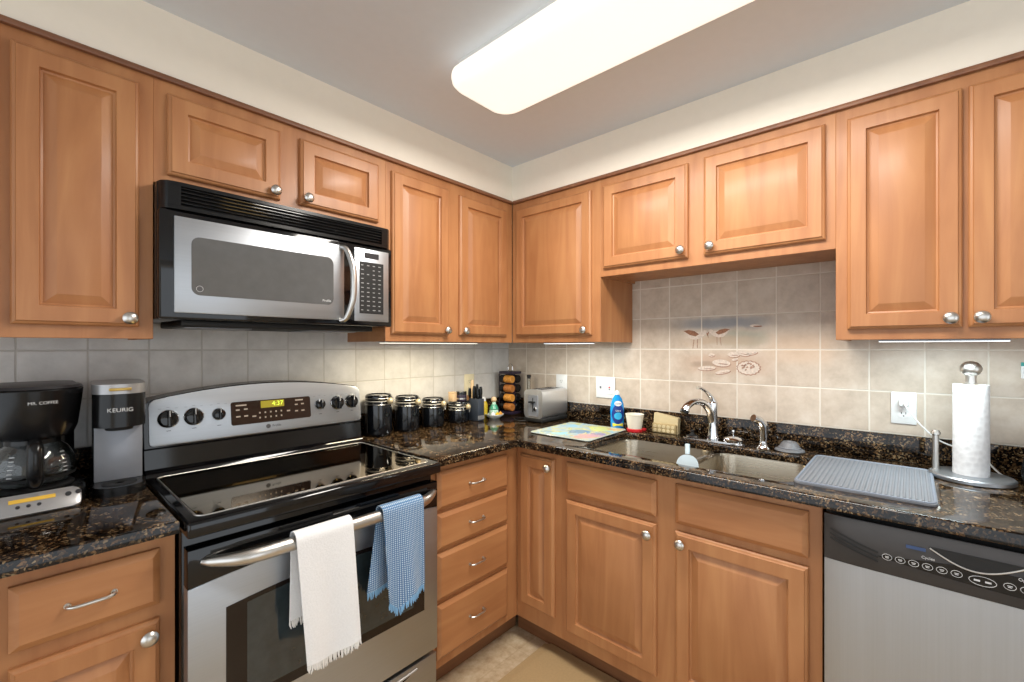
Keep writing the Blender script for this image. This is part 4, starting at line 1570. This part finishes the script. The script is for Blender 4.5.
t = plate('light_switch', 'white double switch plate above the dish soap', 'switch', (0, -.716, 1.117), -90, .116, .115, WHITEP)
b = MB()
b.box(-.030, -.024, -.016, -.005, -.004, .008, GREYP, .0015, 1)
b.build('toggle', t, 'grey toggle')
b = MB()
b.prism(rr(.010, .044, -.034, .034, .004), -.0055, -.008, WHITEP, 'xz', .0006, 1)
rk = b.build('outlet_face', t)
MB().box(.022, .032, -.0095, -.0075, -.002, .006, RED, .0008, 1).build('reset_button', t, 'red button')
MB().box(.022, .032, -.0095, -.0075, -.013, -.005, GREYP, .0008, 1).build('test_button', t, 'grey button')
# charger cord
t = thing('power_cord', 'white power cord running from the outlet behind the paper towels', 'cord', (-.008, -1.930, 1.137))
MB().box(-.030, 0, -.013, .013, -.012, .012, WHITEP, .005).build('plug', t)
MB().tube(spline([(-.026, 0, 0), (-.050, -.008, -.012), (-.058, -.04, -.062), (-.048, -.085, -.112), (-.030, -.13, -.135), (-.022, -.17, -.142), (-.028, -.195, -.160), (-.045, -.222, -.195), (-.068, -.240, -.2085)], 8),
          .0026, WHITEP, 8).build('cable', t)
t = thing('dark_jug', 'black rounded jug at the right edge beside the paper towels', 'jug', (-.150, -2.253, Z))
MB().lathe([(0, 0), (.050, 0), (.056, .006), (.062, .04), (.056, .085), (.040, .115), (.036, .125), (.040, .135), (.036, .136), (.032, .125), (0, .12)], BLACKS, n=36).build('body', t)
MB().tube(spline([(.0, -.05, .10), (0, -.085, .105), (0, -.095, .07), (0, -.060, .04)], 6), .007, BLACKS, 10).build('handle', t)
t = thing('wall_hook', 'small teal and white hook plate on the tiles at right', 'hook', (0, -2.222, 1.262), -90)
MB().box(-.013, .013, -.006, 0, -.026, .026, WHITEP, .003).build('plate', t)
MB().box(-.013, .013, -.0075, -.0058, .014, .026, TEAL, .0006, 1).build('teal_edge', t)
MB().tube(spline([(0, -.005, -.004), (0, -.018, -.010), (0, -.022, -.002), (0, -.021, .006)], 4), .003, WHITEP, 8).build('hook', t)

# ------------------------------------------------------------------ floor mat
t = thing('floor_mat', 'tan cushioned floor mat in front of the sink', 'mat', (-.83, -1.22, 0))
b = MB()
b.prism(rr(-.26, .285, -.48, .485, .02), 0, .014, FMAT, 'xy', .010, 3)
b.build('pad', t)
b = MB()
b.prism(rr(-.225, .25, -.445, .45, .015), .0135, .0165, FMAT, 'xy', .002, 1)
b.build('raised_center', t)

# ------------------------------------------------------------------ painted birds and shells on the tiles
t = thing('tile_mural', 'painted beach scene of two sandpipers and seashells on the wall tiles', 'mural', (0, -1.30, 1.22), -90)
def Lq(y, z):
    return (-1.30 - y, z - 1.22)
def flat(polys, name, label=None, lift=0):
    b = MB()
    for p, m in polys:
        b.prism(p, .0005, -.0006 - lift, m, 'xz')
        lift += .0002
    return b.build(name, t, label)
def bird(y, z, s, d, name='sandpiper'):
    x0, z0 = Lq(y, z)
    def q(pts):
        return [(x0 + d * a * s, z0 + c * s) for a, c in pts][::d]
    wing = q([(-1.1, .45), (-.6, .55), (0, .42), (.45, .1), (.1, -.12), (-.5, .05)])
    body = q([(-1.0, .35), (-.4, .5), (.2, .35), (.7, .3), (1.0, .05), (.7, -.25), (.1, -.45), (-.4, -.35), (-.8, 0)])
    head = q([(.7, .35), (.95, .5), (1.2, .42), (1.25, .2), (1.05, .05), (.8, .1)])
    beak = q([(1.2, .28), (1.3, .05), (1.36, -.3), (1.28, -.1), (1.16, .12)])
    leg1 = q([(-.1, -.4), (.0, -.4), (-.14, -1.35), (-.2, -1.35)])
    leg2 = q([(.25, -.4), (.33, -.4), (.30, -1.3), (.24, -1.3)])
    flat([(leg1, SHELLP), (leg2, SHELLP), (body, BIRDW), (head, BIRDW), (beak, BIRDB), (wing, BIRDB)], name, 'painted sandpiper')
bird(-1.190, 1.392, .047, 1)
bird(-1.302, 1.398, .040, -1)
x0, z0 = Lq(-1.446, 1.429)
flat([(ell(x0, z0, .020, .006, 14), BIRDW), (ell(x0 + .012, z0 - .003, .018, .003, 12), BIRDB)], 'far_gull', 'painted gull')
random.seed(8)
for (y, z, rx, rz, a) in ((-1.309, 1.264, .040, .017, -4), (-1.245, 1.239, .041, .011, 4), (-1.315, 1.224, .034, .009, 12), (-1.361, 1.303, .026, .013, 0), (-1.400, 1.308, .028, .011, -10),
                          (-1.436, 1.311, .022, .008, 12), (-1.267, 1.300, .014, .008, 0), (-1.365, 1.280, .012, .006, 10)):
    x0, z0 = Lq(y, z)
    flat([(ell(x0 + .002, z0 - .003, rx, rz, 20, a), SHELLP), (ell(x0, z0, rx * .97, rz * .9, 20, a), BIRDW), (ell(x0 + rx * .2, z0 - rz * .25, rx * .55, rz * .14, 12, a), SHELLP)], 'painted_shell')
x0, z0 = Lq(-1.422, 1.245)
con = []
for k in range(32):
    a = 2 * PI * k / 32
    r_ = 1 + .10 * (k % 2)
    con.append((x0 + .046 * r_ * math.cos(a), z0 + .031 * r_ * math.sin(a)))
con2 = [(x0 - .001 + (x - x0) * .9, z0 + (z - z0) * .86) for x, z in con]
dots = []
for k in range(16):
    a, r_ = random.uniform(0, 2 * PI), random.uniform(.1, .75)
    dots.append((ell(x0 + .044 * r_ * math.cos(a), z0 + .028 * r_ * math.sin(a), .005, .003, 8, 40), SHELLP))
flat([(con, SHELLP), (con2, BIRDW)] + dots, 'painted_conch', 'painted spiky shell')
